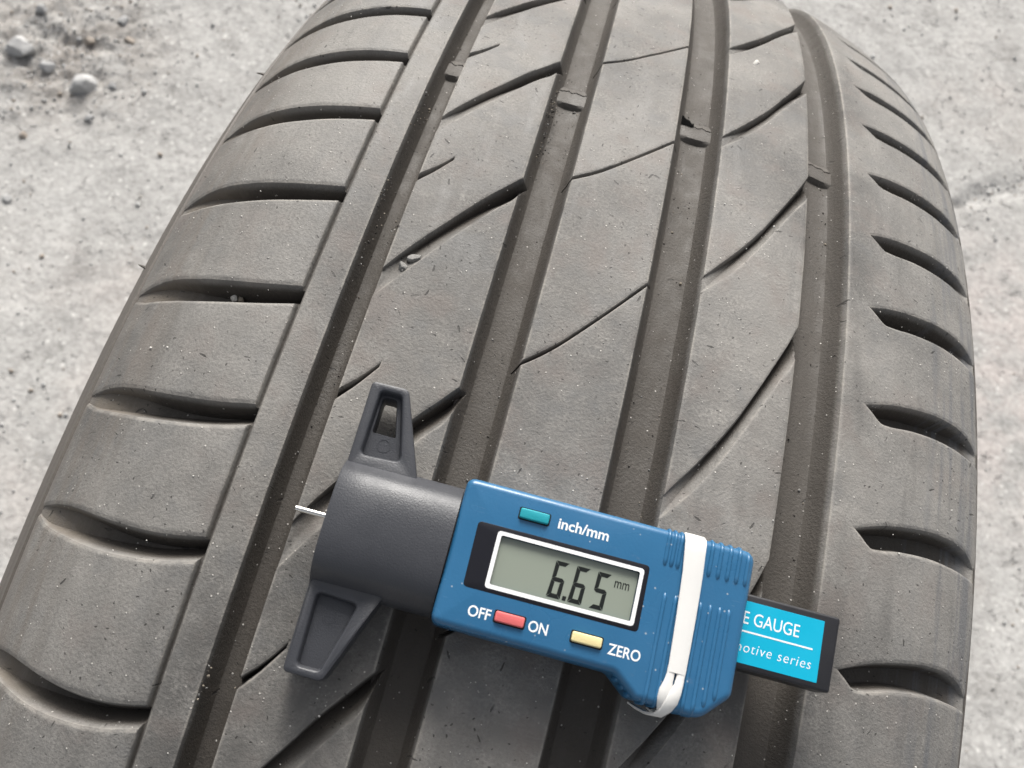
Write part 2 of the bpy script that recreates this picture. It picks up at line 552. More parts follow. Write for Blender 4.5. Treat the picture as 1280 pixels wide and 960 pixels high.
class Slot:
    """a cut in the tread between two edges s = up(u) and s = lo(u)"""
    def __init__(self, up, lo, depth, run_u=0.55, run_l=0.55, uend=None, side=1, lip=1.0):
        self.up = np.array(up, float); self.lo = np.array(lo, float)
        self.depth = np.array(depth, float); self.ru = np.array(run_u, float) if np.ndim(run_u) else run_u
        self.rl = np.array(run_l, float) if np.ndim(run_l) else run_l
        self.uend, self.side, self.lip = uend, side, lip

    @staticmethod
    def curve(tab, u):
        o = np.argsort(tab[:, 0])
        x, y = tab[o, 0], tab[o, 1]
        # monotone cubic-ish smoothing: Catmull-Rom through the points
        i = np.clip(np.searchsorted(x, u) - 1, 0, len(x) - 2)
        m = np.gradient(y, x)
        h = x[i + 1] - x[i]
        t = (u - x[i]) / h
        tc = np.clip(t, 0, 1)
        v = (2 * tc**3 - 3 * tc**2 + 1) * y[i] + (tc**3 - 2 * tc**2 + tc) * h * m[i] + \
            (-2 * tc**3 + 3 * tc**2) * y[i + 1] + (tc**3 - tc**2) * h * m[i + 1]
        v = v + np.where(t < 0, t * h * m[0], 0) + np.where(t > 1, (t - 1) * h * m[-1], 0)
        slope = np.clip(np.gradient(y, x)[i] * (1 - tc) + np.gradient(y, x)[i + 1] * tc, -6, 6)
        return v, slope

    def fields(self, u, s):
        a, ma = self.curve(self.up, u)
        b, mb = self.curve(self.lo, u)
        return (a - s) / np.sqrt(1 + ma * ma), (s - b) / np.sqrt(1 + mb * mb)

    def window(self, lo, hi):
        x = np.linspace(lo, hi, 30)
        a, b = self.curve(self.up, x)[0], self.curve(self.lo, x)[0]
        return min(a.min(), b.min()) - 6.0, max(a.max(), b.max()) + 6.0

    def mid(self, u):
        return 0.5 * (self.curve(self.up, u)[0] + self.curve(self.lo, u)[0])

    def val(self, tab, u):
        if np.ndim(tab) == 0:
            return np.full(np.shape(u), float(tab))
        o = np.argsort(tab[:, 0])
        return np.interp(u, tab[o, 0], tab[o, 1])

    def walls(self, u, s):
        fu, fl = self.fields(u, s)
        D = np.maximum(self.val(self.depth, u), 0.0)
        def prof(f, run):
            # rounded lip, then a straight wall
            q = self.lip
            lip = np.interp(f, [-0.35 * q, 0.0, 0.18 * q], [0.0, 0.12 * q, 0.48 * q])
            k = 6.0 / np.maximum(run, 0.2)
            return np.where(f > 0.18 * q, 0.48 * q + (f - 0.18 * q) * k, lip)
        pu, pl = prof(fu, self.val(self.ru, u)), prof(fl, self.val(self.rl, u))
        if self.uend is not None:
            pe = prof((self.uend - u) * self.side, 0.6)
            pl = np.minimum(pl, pe)
        return pu, pl, D

    def dep(self, u, s):
        pu, pl, D = self.walls(u, s)
        return np.minimum(np.minimum(pu, pl), D)


def build_band(uL, uR, profL, profR, slots, ustep=1.1, pieces=None, ulines=None, extra=None):
    """profL/profR: [(distance outside the edge, depth)] or None for an open side"""
    lo = uL - (profL[-1][0] if profL else 0)
    hi = uR + (profR[-1][0] if profR else 0)
    us = ulines if ulines is not None else np.linspace(lo, hi, max(4, int((hi - lo) / ustep)) + 1)
    ss = s_lines()
    U, S = np.meshgrid(us, ss, indexing='ij')
    V = np.stack([U, S], -1).reshape(-1, 2)
    ix = np.arange(U.size).reshape(U.shape)
    a, b, c, d = ix[:-1, :-1].ravel(), ix[1:, :-1].ravel(), ix[1:, 1:].ravel(), ix[:-1, 1:].ravel()
    alt = (np.add.outer(np.arange(len(us) - 1), np.arange(len(ss) - 1)) % 2).ravel() == 0
    T = np.concatenate([np.stack([a, b, c], 1)[alt], np.stack([a, c, d], 1)[alt],
                        np.stack([a, b, d], 1)[~alt], np.stack([b, c, d], 1)[~alt]])
    for prof, sign, e in ((profL, -1, uL), (profR, 1, uR)):
        if prof:
            for f, _ in prof[:-1]:
                V, T = clip_mesh(V, T, (V[:, 0] - e) * sign - f)
    for sl in slots:
        w0, w1 = sl.window(lo, hi)
        sv = V[:, 1]
        tin = (sv[T].max(1) > w0) & (sv[T].min(1) < w1)
        Tin, Tout = T[tin], T[~tin]
        used, inv = np.unique(Tin, return_inverse=True)
        v, t = V[used], inv.reshape(-1, 3)
        n0 = len(used)
        for w in (0, 1):
            for lv in (-0.35 * sl.lip, 0.0, 0.18 * sl.lip):
                v, t = clip_mesh(v, t, sl.fields(v[:, 0], v[:, 1])[w] - lv)
        if sl.uend is not None:
            for lv in (-0.35 * sl.lip, 0.0, 0.18 * sl.lip):
                v, t = clip_mesh(v, t, (sl.uend - v[:, 0]) * sl.side - lv)
        pu, pl, D = sl.walls(v[:, 0], v[:, 1])
        v, t = clip_mesh(v, t, np.where((pu > 0) | (pl > 0), pu - pl, 5.0))
        pu, pl, D = sl.walls(v[:, 0], v[:, 1])
        v, t = clip_mesh(v, t, np.where((pu > 0) & (pl > 0), pu - D, 5.0))
        pu, pl, D = sl.walls(v[:, 0], v[:, 1])
        v, t = clip_mesh(v, t, np.where((pu > 0) & (pl > 0), pl - D, 5.0))
        if pieces:
            v, t = clip_mesh(v, t, v[:, 1] - sl.mid(v[:, 0]))
        remap = np.concatenate([used, len(V) + np.arange(len(v) - n0)])
        V = np.concatenate([V, v[n0:]])
        T = np.concatenate([Tout, remap[t]])
    u, s = V[:, 0], V[:, 1]
    dep = np.zeros(len(V))
    for prof, sign, e in ((profL, -1, uL), (profR, 1, uR)):
        if prof:
            p = np.array(prof)
            dep = np.maximum(dep, np.interp((u - e) * sign, p[:, 0], p[:, 1]))
    for sl in slots:
        w0, w1 = sl.window(lo, hi)
        k = np.flatnonzero((s > w0) & (s < w1))
        dep[k] = np.maximum(dep[k], sl.dep(u[k], s[k]))
    if extra is not None:
        dep = dep + extra(u, s)
    # worn rubber is never perfectly true
    wob = 0.10 * fbm(u / 9 + 40, s / 14 + 40, 3, 5)
    P = tread_point(u, s, dep + wob)
    A = np.stack([u, s, dep], 1)
    # orientation: outward
    e1 = P[T[:, 1]] - P[T[:, 0]]; e2 = P[T[:, 2]] - P[T[:, 0]]
    nr = np.cross(e1, e2)
    cen = P[T].mean(1); outw = cen - np.array([0, 0, R * MM]); outw[:, 0] *= 0.2
    fl = (nr * outw).sum(1) < 0
    T[fl] = T[fl][:, ::-1]
    ok = np.linalg.norm(nr, axis=1) > 1e-14
    T = T[ok]
    return P, T, A


def emit(name, P, T, A, parent, label_tris=None):
    objs = []
    groups = [None] if label_tris is None else np.unique(label_tris)
    for g in groups:
        Tg = T if g is None else T[label_tris == g]
        used, inv = np.unique(Tg, return_inverse=True)
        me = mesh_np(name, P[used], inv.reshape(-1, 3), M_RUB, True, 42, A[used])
        objs.append(add(name, me, parent))
    return objs


tyre = bpy.data.objects.new('car_tyre', None)
link(tyre)
tag(tyre, 'large worn black car tyre standing upright on pale ground, dusty tread facing up', 'tyre')

UB, UC, UD, UE, UF, UG, UH, UI, UJ = -82.1, -73.1, -65.8, -40.3, -28.2, -3.6, 9.7, 35.4, 48.6
UB2 = -80.5
GD = 7.0      # groove depth


def wall(run, D=GD + 0.6):
    pts = [(-0.9, 0.0), (-0.4, 0.05), (0.0, 0.22)]
    for k in range(1, 9):                       # leaves the lip steeply, sweeps into the floor
        f = k / 8
        pts.append((0.0 + run * (0.70 * f + 0.30 * f ** 3), 0.22 + (D - 0.22) * (1 - (1 - f) ** 1.35)))
    return pts


# --- anchors measured along the crown (mm)
A_L = [184.5, 155.5, 127.5, 100.1, 74.4, 48.1, 18.4, -12.7, -43.8, -74.1, -108.1, -141.0]
a_far = [A_L[0] + 29.5 * k for k in range(8, 0, -1)]
a_near = [A_L[-1] - 31.0 * k for k in range(1, 6)]
A_L = sorted(a_far + A_L + a_near)
C_A = [-336.0, -274.0, -211.0, -148.5, -85.5, -22.2, 41.4, 94.6, 148.0, 203.0, 260.0, 320.0, 380.0]
K_A = [-323.0, -262.0, -199.0, -137.0, -74.5, -12.2, 45.7, 99.6, 153.0, 209.0, 268.0, 330.0, 390.0]
H_A = [-292.0, -230.0, -167.5, -105.0, -41.6, 19.3, 74.0, 128.3, 181.5, 236.0, 296.0, 356.0, 416.0]
T_A = [-311., -280., -249., -217., -186., -155., -123., -91.5, -59.7, -27.2, 5.5, 35.9, 62.9, 90.7, 118.3, 146.7, 174.9,
       203.0, 232.0, 261.0, 291.0, 321.0, 352.0, 383.0, 414.0]

# --- left shoulder: separate blocks between lateral grooves
lo_d = [(-80.0, 0.6), (-82.1, 0.0), (-90, -2.0), (-98, -2.9), (-106, -3.0), (-112, -2.5), (-118, -1.7), (-123, -0.6), (-128.5, 2.2)]
up_d = [(-80.0, 0.5), (-82.1, 0.0), (-90, -1.5), (-98, -1.9), (-106, -1.5), (-112, -0.9), (-118, -0.5), (-123, -0.9), (-128.5, -2.0)]
slots = []
for a in A_L:
    w = 5.0 + RNG.uniform(-0.3, 0.4)
    slots.append(Slot([(x, a + w + y) for x, y in up_d], [(x, a + y) for x, y in lo_d],
                      [(-80, 6.3), (-100, 6.3), (-108, 5.2), (-117, 3.0), (-124, 1.1), (-127.5, 0.35), (-130, 0.0)],
                      run_u=1.7, run_l=3.4, lip=2.2))
ul = np.concatenate([np.linspace(-133.0, -130.2, 5), np.linspace(-129.8, -125.6, 15), np.linspace(-125.2, -112, 16), np.linspace(-111.2, UB + 1.7, 28)])
P, T, A = build_band(-150, UB, None, [(-0.4, 0.0), (-0.1, 0.06), (0.08, 0.3), (0.35, 1.7), (0.6, 1.95), (1.7, 2.2)],
                     slots, pieces=True, ulines=ul,
                     extra=lambda u, s: 0.75 * np.exp(-((u + 128.0) / 0.55) ** 2) + 0.25 * np.clip((-128.0 - u) / 0.6, 0, 1))
# a shallow step where the shoulder pattern ends
cen = A[T].mean(1)
lab = np.zeros(len(T), int)
for sl in slots:
    lab += (cen[:, 1] > sl.mid(cen[:, 0])).astype(int)
blocks = emit('shoulder_block', P, T, A, tyre, lab)

# --- narrow rib beside the first groove
P, T, A = build_band(UB2, UC, [(-0.5, 0.0), (-0.15, 0.06), (0.05, 0.25), (0.7, 1.5), (1.1, 4.5), (1.5, 7.0)], wall(3.3, 8.2), [], ustep=0.9)
emit('narrow_rib', P, T, A, tyre)

# --- second rib: long tapering cuts from groove 2, short cuts from groove 1
c_up = [(-36, 4.8), (-40.3, 0.0), (-44.2, -5.2), (-48.2, -10.4), (-52.6, -17.2), (-59.0, -27.0), (-63.8, -34.9), (-66.5, -40.0)]
c_lo = [(-36, -1.0), (-39.2, -4.6), (-41.4, -9.0), (-44.0, -12.2), (-49, -19.6), (-55.4, -29.6), (-59.4, -36.3), (-64.6, -45.0), (-67, -49.2)]
slots = []
for i, a in enumerate(C_A):
    p = (C_A[min(i + 1, len(C_A) - 1)] - C_A[max(i - 1, 0)]) / (min(i + 1, len(C_A) - 1) - max(i - 1, 0)) / 58.5
    p = 0.5 + 0.5 * p
    slots.append(Slot([(x, a + y) for x, y in c_up], [(x, a + y * p) for x, y in c_lo],
                      [(-36, 6.4), (-47, 6.0), (-55, 4.2), (-61, 2.3), (-65.5, 1.0), (-68, 0.3)],
                      run_u=0.9, run_l=[(-36, 2.2), (-44, 4.2), (-52, 7.2), (-60, 10.5), (-68, 13.0)]))
for a in C_A:
    b = a - 7.8
    slots.append(Slot([(-70, b - 5.0), (-65.8, b), (-62.5, b + 3.6), (-58.6, b + 8.8), (-56, b + 12.0)],
                      [(-70, b - 9.4), (-65.8, b - 3.0), (-62.5, b + 1.4), (-58.6, b + 7.5), (-56, b + 11.2)],
                      [(-70, 5.4), (-61, 4.6), (-58, 3.2)], run_u=0.7, run_l=1.1, uend=-58.7, side=1))
P, T, A = build_band(UD, UE, wall(1.5, 8.2), wall(4.1), slots)
emit('tread_rib', P, T, A, tyre)

# --- centre rib: blocks between thin curved sipes
slots = []
for i, a in enumerate(K_A):
    p = {True: 1.12, False: 0.93}[a < 20]
    k = [(-33, -3.6), (-28.2, 0.0), (-22.5, 4.8 * p), (-14.4, 13.8 * p), (-8.8, 20.6 * p), (-3.6, 27.2 * p), (1.5, 34.0 * p)]
    slots.append(Slot([(x, a + y + 0.75) for x, y in k], [(x, a + y - 0.75) for x, y in k], 5.2, run_u=0.35, run_l=0.35))
P, T, A = build_band(UF, UG, wall(4.1), wall(4.4), slots, pieces=True)
cen = A[T].mean(1)
lab = np.zeros(len(T), int)
for sl in slots:
    lab += (cen[:, 1] > sl.mid(cen[:, 0])).astype(int)
emit('tread_block', P, T, A, tyre, lab)

# --- fourth rib: curved cuts from groove 4 running out at groove 3
h_up = [(40, 14.0), (35.4, 0.6), (33.2, -5.6), (30.5, -12.2), (27.2, -20.0), (22.8, -29.6), (17.5, -39.0), (11.0, -49.0), (8, -53.5)]
h_lo = [(40, 1.5), (36.6, -6.0), (34.8, -10.9), (32.0, -16.4), (26.6, -28.2), (21.1, -39.6), (15.5, -49.0), (10.0, -56.0), (7, -59.5)]
slots = []
for i, a in enumerate(H_A):
    p = 1.04 if a < 30 else 0.95
    slots.append(Slot([(x, a + y * p) for x, y in h_up], [(x, a + y * p) for x, y in h_lo],
                      [(40, 6.2), (30, 5.8), (22, 4.0), (15, 2.0), (11, 0.9), (8, 0.2)],
                      run_u=0.9, run_l=[(40, 2.4), (30, 4.4), (20, 7.0), (8, 10.0)]))
P, T, A = build_band(UH, UI, wall(4.4), wall(4.2), slots)
emit('tread_rib', P, T, A, tyre)

# --- right shoulder: closed slots that curve over the edge
r_up = [(50, -3.0), (55.6, 0.0), (61.8, 2.8), (71, 5.6), (79.8, 7.3), (86.5, 7.2), (90.5, 5.6), (92.8, 3.2)]
r_lo = [(50, 3.6), (55.3, 0.0), (57.2, -1.3), (60.4, -3.4), (62.5, -3.2), (69.4, -1.4), (78.5, 0.1), (85.6, 0.4), (90.5, 0.2), (92.8, 0.0)]
slots = []
for a in T_A:
    slots.append(Slot([(x, a + y) for x, y in r_up], [(x, a + y) for x, y in r_lo],
                      [(54, 3.0), (58, 6.0), (76, 6.0), (84, 4.6), (89, 2.6), (91.6, 1.2), (92.6, 0.2), (93.5, 0)],
                      run_u=1.3, run_l=1.7, lip=1.7))
t_ = np.linspace(0, 1, 46)
ul = UJ - 4.2 + (92.9 - (UJ - 4.2)) * (1 - (1 - t_) ** 1.25)
P, T, A = build_band(UJ, 150, wall(4.2), None, slots, ulines=ul)
emit('shoulder_rib', P, T, A, tyre)

# --- casing: groove floors and the hidden body under the ribs, then both sidewalls
def lathe(name, prof, mat, parent, segs=900, us=None):
    prof = np.array(prof, float)                     # (x, r)
    th = np.linspace(0, 2 * math.pi, segs + 1)[:-1]
    X = prof[:, 0][:, None] + 0 * th
    Y = prof[:, 1][:, None] * np.sin(th); Z = prof[:, 1][:, None] * np.cos(th) + R
    Vv = np.stack([X, Y, Z], -1).reshape(-1, 3) * MM
    nP = len(prof)
    ix = np.arange(nP * segs).reshape(nP, segs)
    nx = np.roll(ix, -1, axis=1)
    Fv = np.stack([ix[:-1], ix[1:], nx[1:], nx[:-1]], -1).reshape(-1, 4)
    sw = th * R; sw = np.where(sw > math.pi * R, sw - 2 * math.pi * R, sw)
    dcol = us if us is not None else np.zeros(nP)
    At = np.stack([X, np.broadcast_to(sw, X.shape), np.broadcast_to(np.asarray(dcol)[:, None], X.shape)], -1).reshape(-1, 3)
    return add(name, mesh_np(name, Vv, Fv, mat, True, 60, At), parent)


uc = np.concatenate([np.arange(a, b, st) for a, b, st in ((-128, UC - 1, 4.0), (UC - 1, UD + 1, .5), (UD + 1, UE - 1, 4.), (UE - 1, UF + 1, .6), (UF + 1, UG - 1, 4.), (UG - 1, UH + 1, .6), (UH + 1, UI - 1, 4.), (UI - 1, UJ + 1, .6), (UJ + 1, 92, 3.5))])
dc = np.full(len(uc), 8.2)
for a, b, dpt in ((UC, UD, 7.3), (UE, UF, GD), (UG, UH, GD), (UI, UJ, GD)):
    m = (uc > a - 1) & (uc < b + 1)
    q = np.abs(uc[m] - 0.5 * (a + b)) / (0.5 * (b - a))
    dc[m] = dpt - (2.4 if a == UC else 2.5) * np.clip(q, 0, 1) ** 2.7
# keep it below the shallow parts of the shoulder pattern
dc = np.where(uc < -100, 9.0, dc)
dc = np.where(uc > 80, 9.0, dc)
pp = tread_point(uc, np.zeros(len(uc)), dc) / MM
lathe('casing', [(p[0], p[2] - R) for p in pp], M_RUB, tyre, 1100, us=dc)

tt = np.linspace(0, 1, 40)
# left: from the end of the shoulder pattern down the sidewall to the bead and back inside
lu = np.concatenate([[-126.6, -127.6, -128.4, -129.4, -130.2], -130.2 - 13.0 * np.sin(tt[1:] * math.pi / 2)])
ld = drop(np.clip(lu, -143.2, 0)) + np.where(lu > -128.0, 0.9, 0.0) + np.where((lu <= -128.0) & (lu > -129.0), -0.25, 0.0)
left = [(u, R - d) for u, d in zip(lu, ld)]
x0, r0 = left[-1]
left += [(-146, r0 - 12), (-147, r0 - 24), (-144, r0 - 36), (-136, r0 - 46), (-132, 276), (-112, 275), (-112, 281),
         (-118, 300), (-122, 340), (-112, 368), (-90, 374)]
lathe('sidewall', left, M_SIDE, tyre, 600)
ru = np.array([92.5, 93.0, 93.5, 93.76])
right = [(u, R - float(drop(u))) for u in ru]
r0 = right[-1][1]
right += [(93.9, r0 - 2), (94.6, r0 - 4), (95.5, r0 - 9), (97.6, r0 - 22), (99, r0 - 40), (98, r0 - 58), (94, r0 - 76), (88, 290), (85, 276),
          (66, 275), (66, 281), (72, 300), (77, 340), (68, 366), (48, 374)]
lathe('sidewall', right, M_SIDE, tyre, 600)
lathe('inner_liner', [(-90, 374), (-60, 380), (0, 382), (30, 380), (48, 374)], M_SIDE, tyre, 300)

# --- tread wear bars: low rubber bridges across the main grooves, torn at the far edge
def wear_bar(a, b, s0, tear, hgt=1.6, fd=GD, par=tyre, mrg=2.2, torn=False):
    uu = np.linspace(a, b, 16)
    ragged = 0.35 * np.sin(uu * 2.1 + tear) + 0.3 * RNG.standard_normal(16) * 0.5
    rows = []
    q = np.abs(uu - 0.5 * (a + b)) / (0.5 * (b - a))
    q0 = np.abs(uu - 0.5 * (a + b)) / (0.5 * (b - a) + mrg)
    base = fd - (2.4 if fd > GD else 2.5) * np.clip(q0, 0, 1) ** 2.7
    top = np.minimum(base - 0.45, fd - hgt)
    for ds, lift in ((-1.6, 0), (-0.8, 0.6), (-0.2, 0.95), (0.5, 1.0), (2.5, 1.0), (4.4, 1.0), (5.1, 1.03), (5.2, 0.4)):
        rows.append((s0 + ds + (ragged if ds > 5 else 0), base + 0.5 - (base + 0.5 - top) * lift))
    rows2 = []
    for ds, lift in ((5.75, 0.2), (5.85, 0.95), (7.0, 0.72), (9.5, 0.25), (12.0, -0.05)):
        rows2.append((s0 + ds + (ragged if ds < 6 else 0), base + 0.5 - (base + 0.5 - top) * lift))
    Vs, Fs, As = [], [], []
    for rs in (rows, rows2):
        o = len(Vs) * 16
        for k, (s, dp) in enumerate(rs):
            s = np.broadcast_to(s, uu.shape)
            Vs.append(tread_point(uu, s, dp)); As.append(np.stack([uu, s, dp * 0 + 2.0], 1))
            if k:
                j = o + (k - 1) * 16 + np.arange(15)
                Fs.append(np.stack([j, j + 1, j + 17, j + 16], 1))
    if torn:                                    # a chunk is missing at the left of the tear
        uu2 = np.linspace(a - 0.5, a + 4.2, 8)
        rag = RNG.uniform(-0.35, 0.35, 8)
        bm = bmesh.new()
        q2 = np.abs(uu2 - 0.5 * (a + b)) / (0.5 * (b - a) + mrg)
        dp = np.minimum(fd - 2.5 * q2 ** 2.7 - 0.5, fd - hgt) - 0.25
        lo_ = [bm.verts.new(p) for p in tread_point(uu2, s0 + 4.9 + 0.3 * rag, dp)]
        hi_ = [bm.verts.new(p) for p in tread_point(uu2, s0 + np.where(uu2 < a + 1.0, 9.2, np.where(uu2 < a + 3.0, 8.0, 6.6)) + rag, dp)]
        for i in range(7):
            bm.faces.new((lo_[i], lo_[i + 1], hi_[i + 1], hi_[i]))
        add('torn_rubber', mesh_bm('torn_rubber', bm, mat_plain('fresh_black_rubber', (0.006, 0.006, 0.006), 1.0, 0.0, 0.8, 1500, 0.3)), par)
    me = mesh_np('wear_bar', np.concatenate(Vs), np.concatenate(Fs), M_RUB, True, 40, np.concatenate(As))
    return add('wear_bar', me, par)


for k, (a, b, s0) in enumerate(((UC + .9, UD - .9, 82.4), (UE + 1.6, UF - 1.6, 83.0), (UG + 1.6, UH - 1.6, 82.8), (UI + 1.6, UJ - 1.6, 84.0))):
    wear_bar(a, b, s0, k * 1.7, fd=7.3 if k == 0 else GD, mrg=0.9 if k == 0 else 1.6, torn=k == 2)

# --- moulding hairs on the left edge
def hair(u, s, d, tip):
    p0 = tread_point(np.array([u]), np.array([s]), np.array([0.3]))[0]
    p1 = p0 + np.array(tip) * MM
    bm = bmesh.new()
    ax = Vector(p1 - p0); n = 6
    q = ax.to_track_quat('Z', 'Y').to_matrix()
    rings = []
    for f, rad in ((0, .55), (.35, .42), (.7, .3), (1, .1)):
        c = Vector(p0) + ax * f + Vector((0, 0, -0.5 * MM * f * f))
        rings.append([bm.verts.new(c + q @ Vector((rad * MM * math.cos(i * 2 * math.pi / n), rad * MM * math.sin(i * 2 * math.pi / n), 0))) for i in range(n)])
    for r0_, r1_ in zip(rings, rings[1:]):
        for i in range(n):
            bm.faces.new((r0_[i], r0_[(i + 1) % n], r1_[(i + 1) % n], r1_[i]))
    bm.faces.new(rings[-1]); bm.faces.new(rings[0])
    add('rubber_hair', mesh_bm('rubber_hair', bm, M_SIDE), tyre)


hair(-133.0, 5.0, 0, (-2.3, 0.3, 0.7))
hair(-131.0, 96.0, 0, (-2.6, -0.3, 0.6))
hair(-133.0, -93.0, 0, (-2.0, 0.0, 0.6))

# ------------------------------------------------------------------ gauge frame
GO = Vector((-10.4078, -58.8224, -4.3371))
G1 = Vector((0.99993726, 0.01104760, 0.00184873))
G3 = Vector((0.0, -0.16504761, 0.98628560))
G2 = G3.cross(G1)
gauge = bpy.data.objects.new('tread_depth_gauge', None)
link(gauge)
gm = Matrix(((G1.x, G2.x, G3.x, 0), (G1.y, G2.y, G3.y, 0), (G1.z, G2.z, G3.z, 0), (0, 0, 0, 1)))
GZ0 = 0.35
gauge.matrix_world = Matrix.Translation((GO + G3 * GZ0 + Vector((0, 0, TOP))) * MM) @ gm
tag(gauge, 'blue and grey digital tread depth gauge reading 6.65 mm, lying across the tyre tread', 'depth gauge')


def mat_blue():
    t = NT('blue_plastic')
    o = t.coord()
    n = t.noise(o, 90, 4, 0.6)
    col = t.mixc(n, (0.020, 0.112, 0.235), (0.030, 0.138, 0.275))
    sm = t.ramp(t.noise(o, 500, 4, 0.7), 0.62, 0.78, 0, 0.35)
    col = t.mixc(sm, col, (0.13, 0.19, 0.27))
    # dust specks and hairline scratches
    vd = t.voro(o, 620); vr = t.sep(t.voro(o, 620, 'Color'), 0)
    col = t.mixc(t.math('MULTIPLY', t.ramp(vd, 0.16, 0.07), t.ramp(vr, 0.80, 0.83, 0, 0.7)), col, (0.42, 0.45, 0.48))
    sw = t.noise(t.vmul(o, (260.0, 2600.0, 900.0)), 1.0, 3, 0.6, 0.6)
    scr = t.math('MULTIPLY', t.ramp(sw, 0.66, 0.72), t.ramp(n, 0.5, 0.62))
    col = t.mixc(t.math('MULTIPLY', scr, 0.22), col, (0.25, 0.36, 0.46))
    nrm = t.bump(t.math('ADD', t.noise(o, 1600, 2, 0.5), t.math('MULTIPLY', t.noise(o, 220, 3, 0.5), 0.8)), 0.2, 0.0001)
    return t.fin(col, t.ramp(t.noise(o, 38, 4, 0.65), 0.3, 0.7, 0.17, 0.42), nrm, spec=0.5)


M_BLUE = mat_blue()
M_GREY = mat_plain('grey_satin_plastic', (0.043, 0.045, 0.052), 0.42, 0.5, 0.35, 2600, 0.12)
M_BLACK = mat_plain('black_plastic', (0.012, 0.012, 0.015), 0.45, 0.5, 0.1, 2600, 0.1)
M_BEZEL = mat_plain('display_window_black', (0.010, 0.010, 0.014), 0.08, 0.45)
M_LCD = mat_plain('lcd_grey_green', (0.235, 0.262, 0.215), 0.34, 0.3, 0.0, 900, 0.0, rvar=0.0, coat=0.7)
M_SEG = mat_plain('lcd_segment', (0.010, 0.012, 0.011), 0.4, 0.3)
M_INK = mat_plain('white_print', (0.80, 0.80, 0.80), 0.5, 0.4)
M_TEAL = mat_plain('teal_button', (0.010, 0.300, 0.360), 0.55, 0.4, 0.2, 2500, 0.06)
M_RED = mat_plain('coral_button', (0.640, 0.130, 0.130), 0.55, 0.4, 0.2, 2500, 0.06)
M_YEL = mat_plain('cream_button', (0.760, 0.640, 0.330), 0.55, 0.4, 0.2, 2500, 0.06)
M_LABEL = mat_plain('cyan_label', (0.000, 0.375, 0.560), 0.42, 0.4, 0.0, 900, 0.04)
M_BAND = mat_plain('white_elastic', (0.70, 0.69, 0.665), 0.38, 0.45, 0.15, 1200, 0.03)
M_STEEL = mat_plain('polished_steel', (0.80, 0.78, 0.74), 0.22, 0.5, metallic=1.0)
M_DARKIN = mat_plain('recess_black', (0.006, 0.006, 0.007), 0.6, 0.3)


def round_poly(pts, rad, seg=5):
    """polygon with rounded corners; rad a number or one per corner"""
    out = []
    n = len(pts)
    for i, p in enumerate(pts):
        r = rad[i] if hasattr(rad, '__len__') else rad
        p = Vector(p); a = Vector(pts[i - 1]); b = Vector(pts[(i + 1) % n])
        da, db = (a - p), (b - p)
        la, lb = da.length, db.length
        da.normalize(); db.normalize()
        ang = da.angle(db)
        t = min(r / math.tan(ang / 2), la * 0.48, lb * 0.48)
        p0, p1 = p + da * t, p + db * t
        for k in range(seg + 1):
            f = k / seg
            q = p0 * (1 - f) ** 2 + p * 2 * f * (1 - f) + p1 * f * f
            out.append((q.x, q.y))
    return out


def offset_poly(pts, d):
    """inset (d > 0) of a counter-clockwise polygon"""
    out = []
    n = len(pts)
    for i in range(n):
        p = Vector(pts[i]); a = Vector(pts[i - 1]); b = Vector(pts[(i + 1) % n])
        e0 = (p - a); e1 = (b - p)
        if e0.length < 1e-6: e0 = e1
        if e1.length < 1e-6: e1 = e0
        n0 = Vector((-e0.y, e0.x)).normalized(); n1 = Vector((-e1.y, e1.x)).normalized()
        m = (n0 + n1)
        m = m.normalized() if m.length > 1e-6 else n0
        k = d / max(0.4, m.dot(n0))
        q = p + m * k
        out.append((q.x, q.y))
    return out


def ring(bm, pts, z):
    return [bm.verts.new((x * MM, y * MM, z * MM)) for x, y in pts]


def skin(bm, r0_, r1_):
    n = len(r0_)
    for i in range(n):
        bm.faces.new((r0_[i], r0_[(i + 1) % n], r1_[(i + 1) % n], r1_[i]))


def ccw(pts):
    a = sum(pts[i - 1][0] * p[1] - p[0] * pts[i - 1][1] for i, p in enumerate(pts))
    return pts if a > 0 else pts[::-1]


def slab(pts, z0, z1, bev, steps=4, bev_bottom=0.0, cap=True, hole=None):
    """extruded outline with a rounded upper edge"""
    bm = bmesh.new()
    pts = ccw(pts)
    rs = []
    if bev_bottom:
        rs.append(ring(bm, offset_poly(pts, bev_bottom), z0))
        rs.append(ring(bm, pts, z0 + bev_bottom))
    else:
        rs.append(ring(bm, pts, z0))
    for k in range(steps + 1):
        t = k / steps * math.pi / 2
        rs.append(ring(bm, offset_poly(pts, bev * (1 - math.cos(t))), z1 - bev + bev * math.sin(t)))
    for a, b in zip(rs, rs[1:]):
        skin(bm, a, b)
    bm.faces.new(rs[0][::-1])
    if hole is not None:
        hr = ring(bm, ccw(hole), z1)
        es = []
        for lp in (rs[-1], hr):
            for i in range(len(lp)):
                e = (lp[i], lp[(i + 1) % len(lp)])
                es.append(bm.edges.get(e) or bm.edges.new(e))
        bmesh.ops.triangle_fill(bm, edges=es, use_beauty=True)
        skin(bm, hr, ring(bm, ccw(hole), z1 - 1.4))
    elif cap:
        bm.faces.new(rs[-1])
    return bm


ZT = 13.0
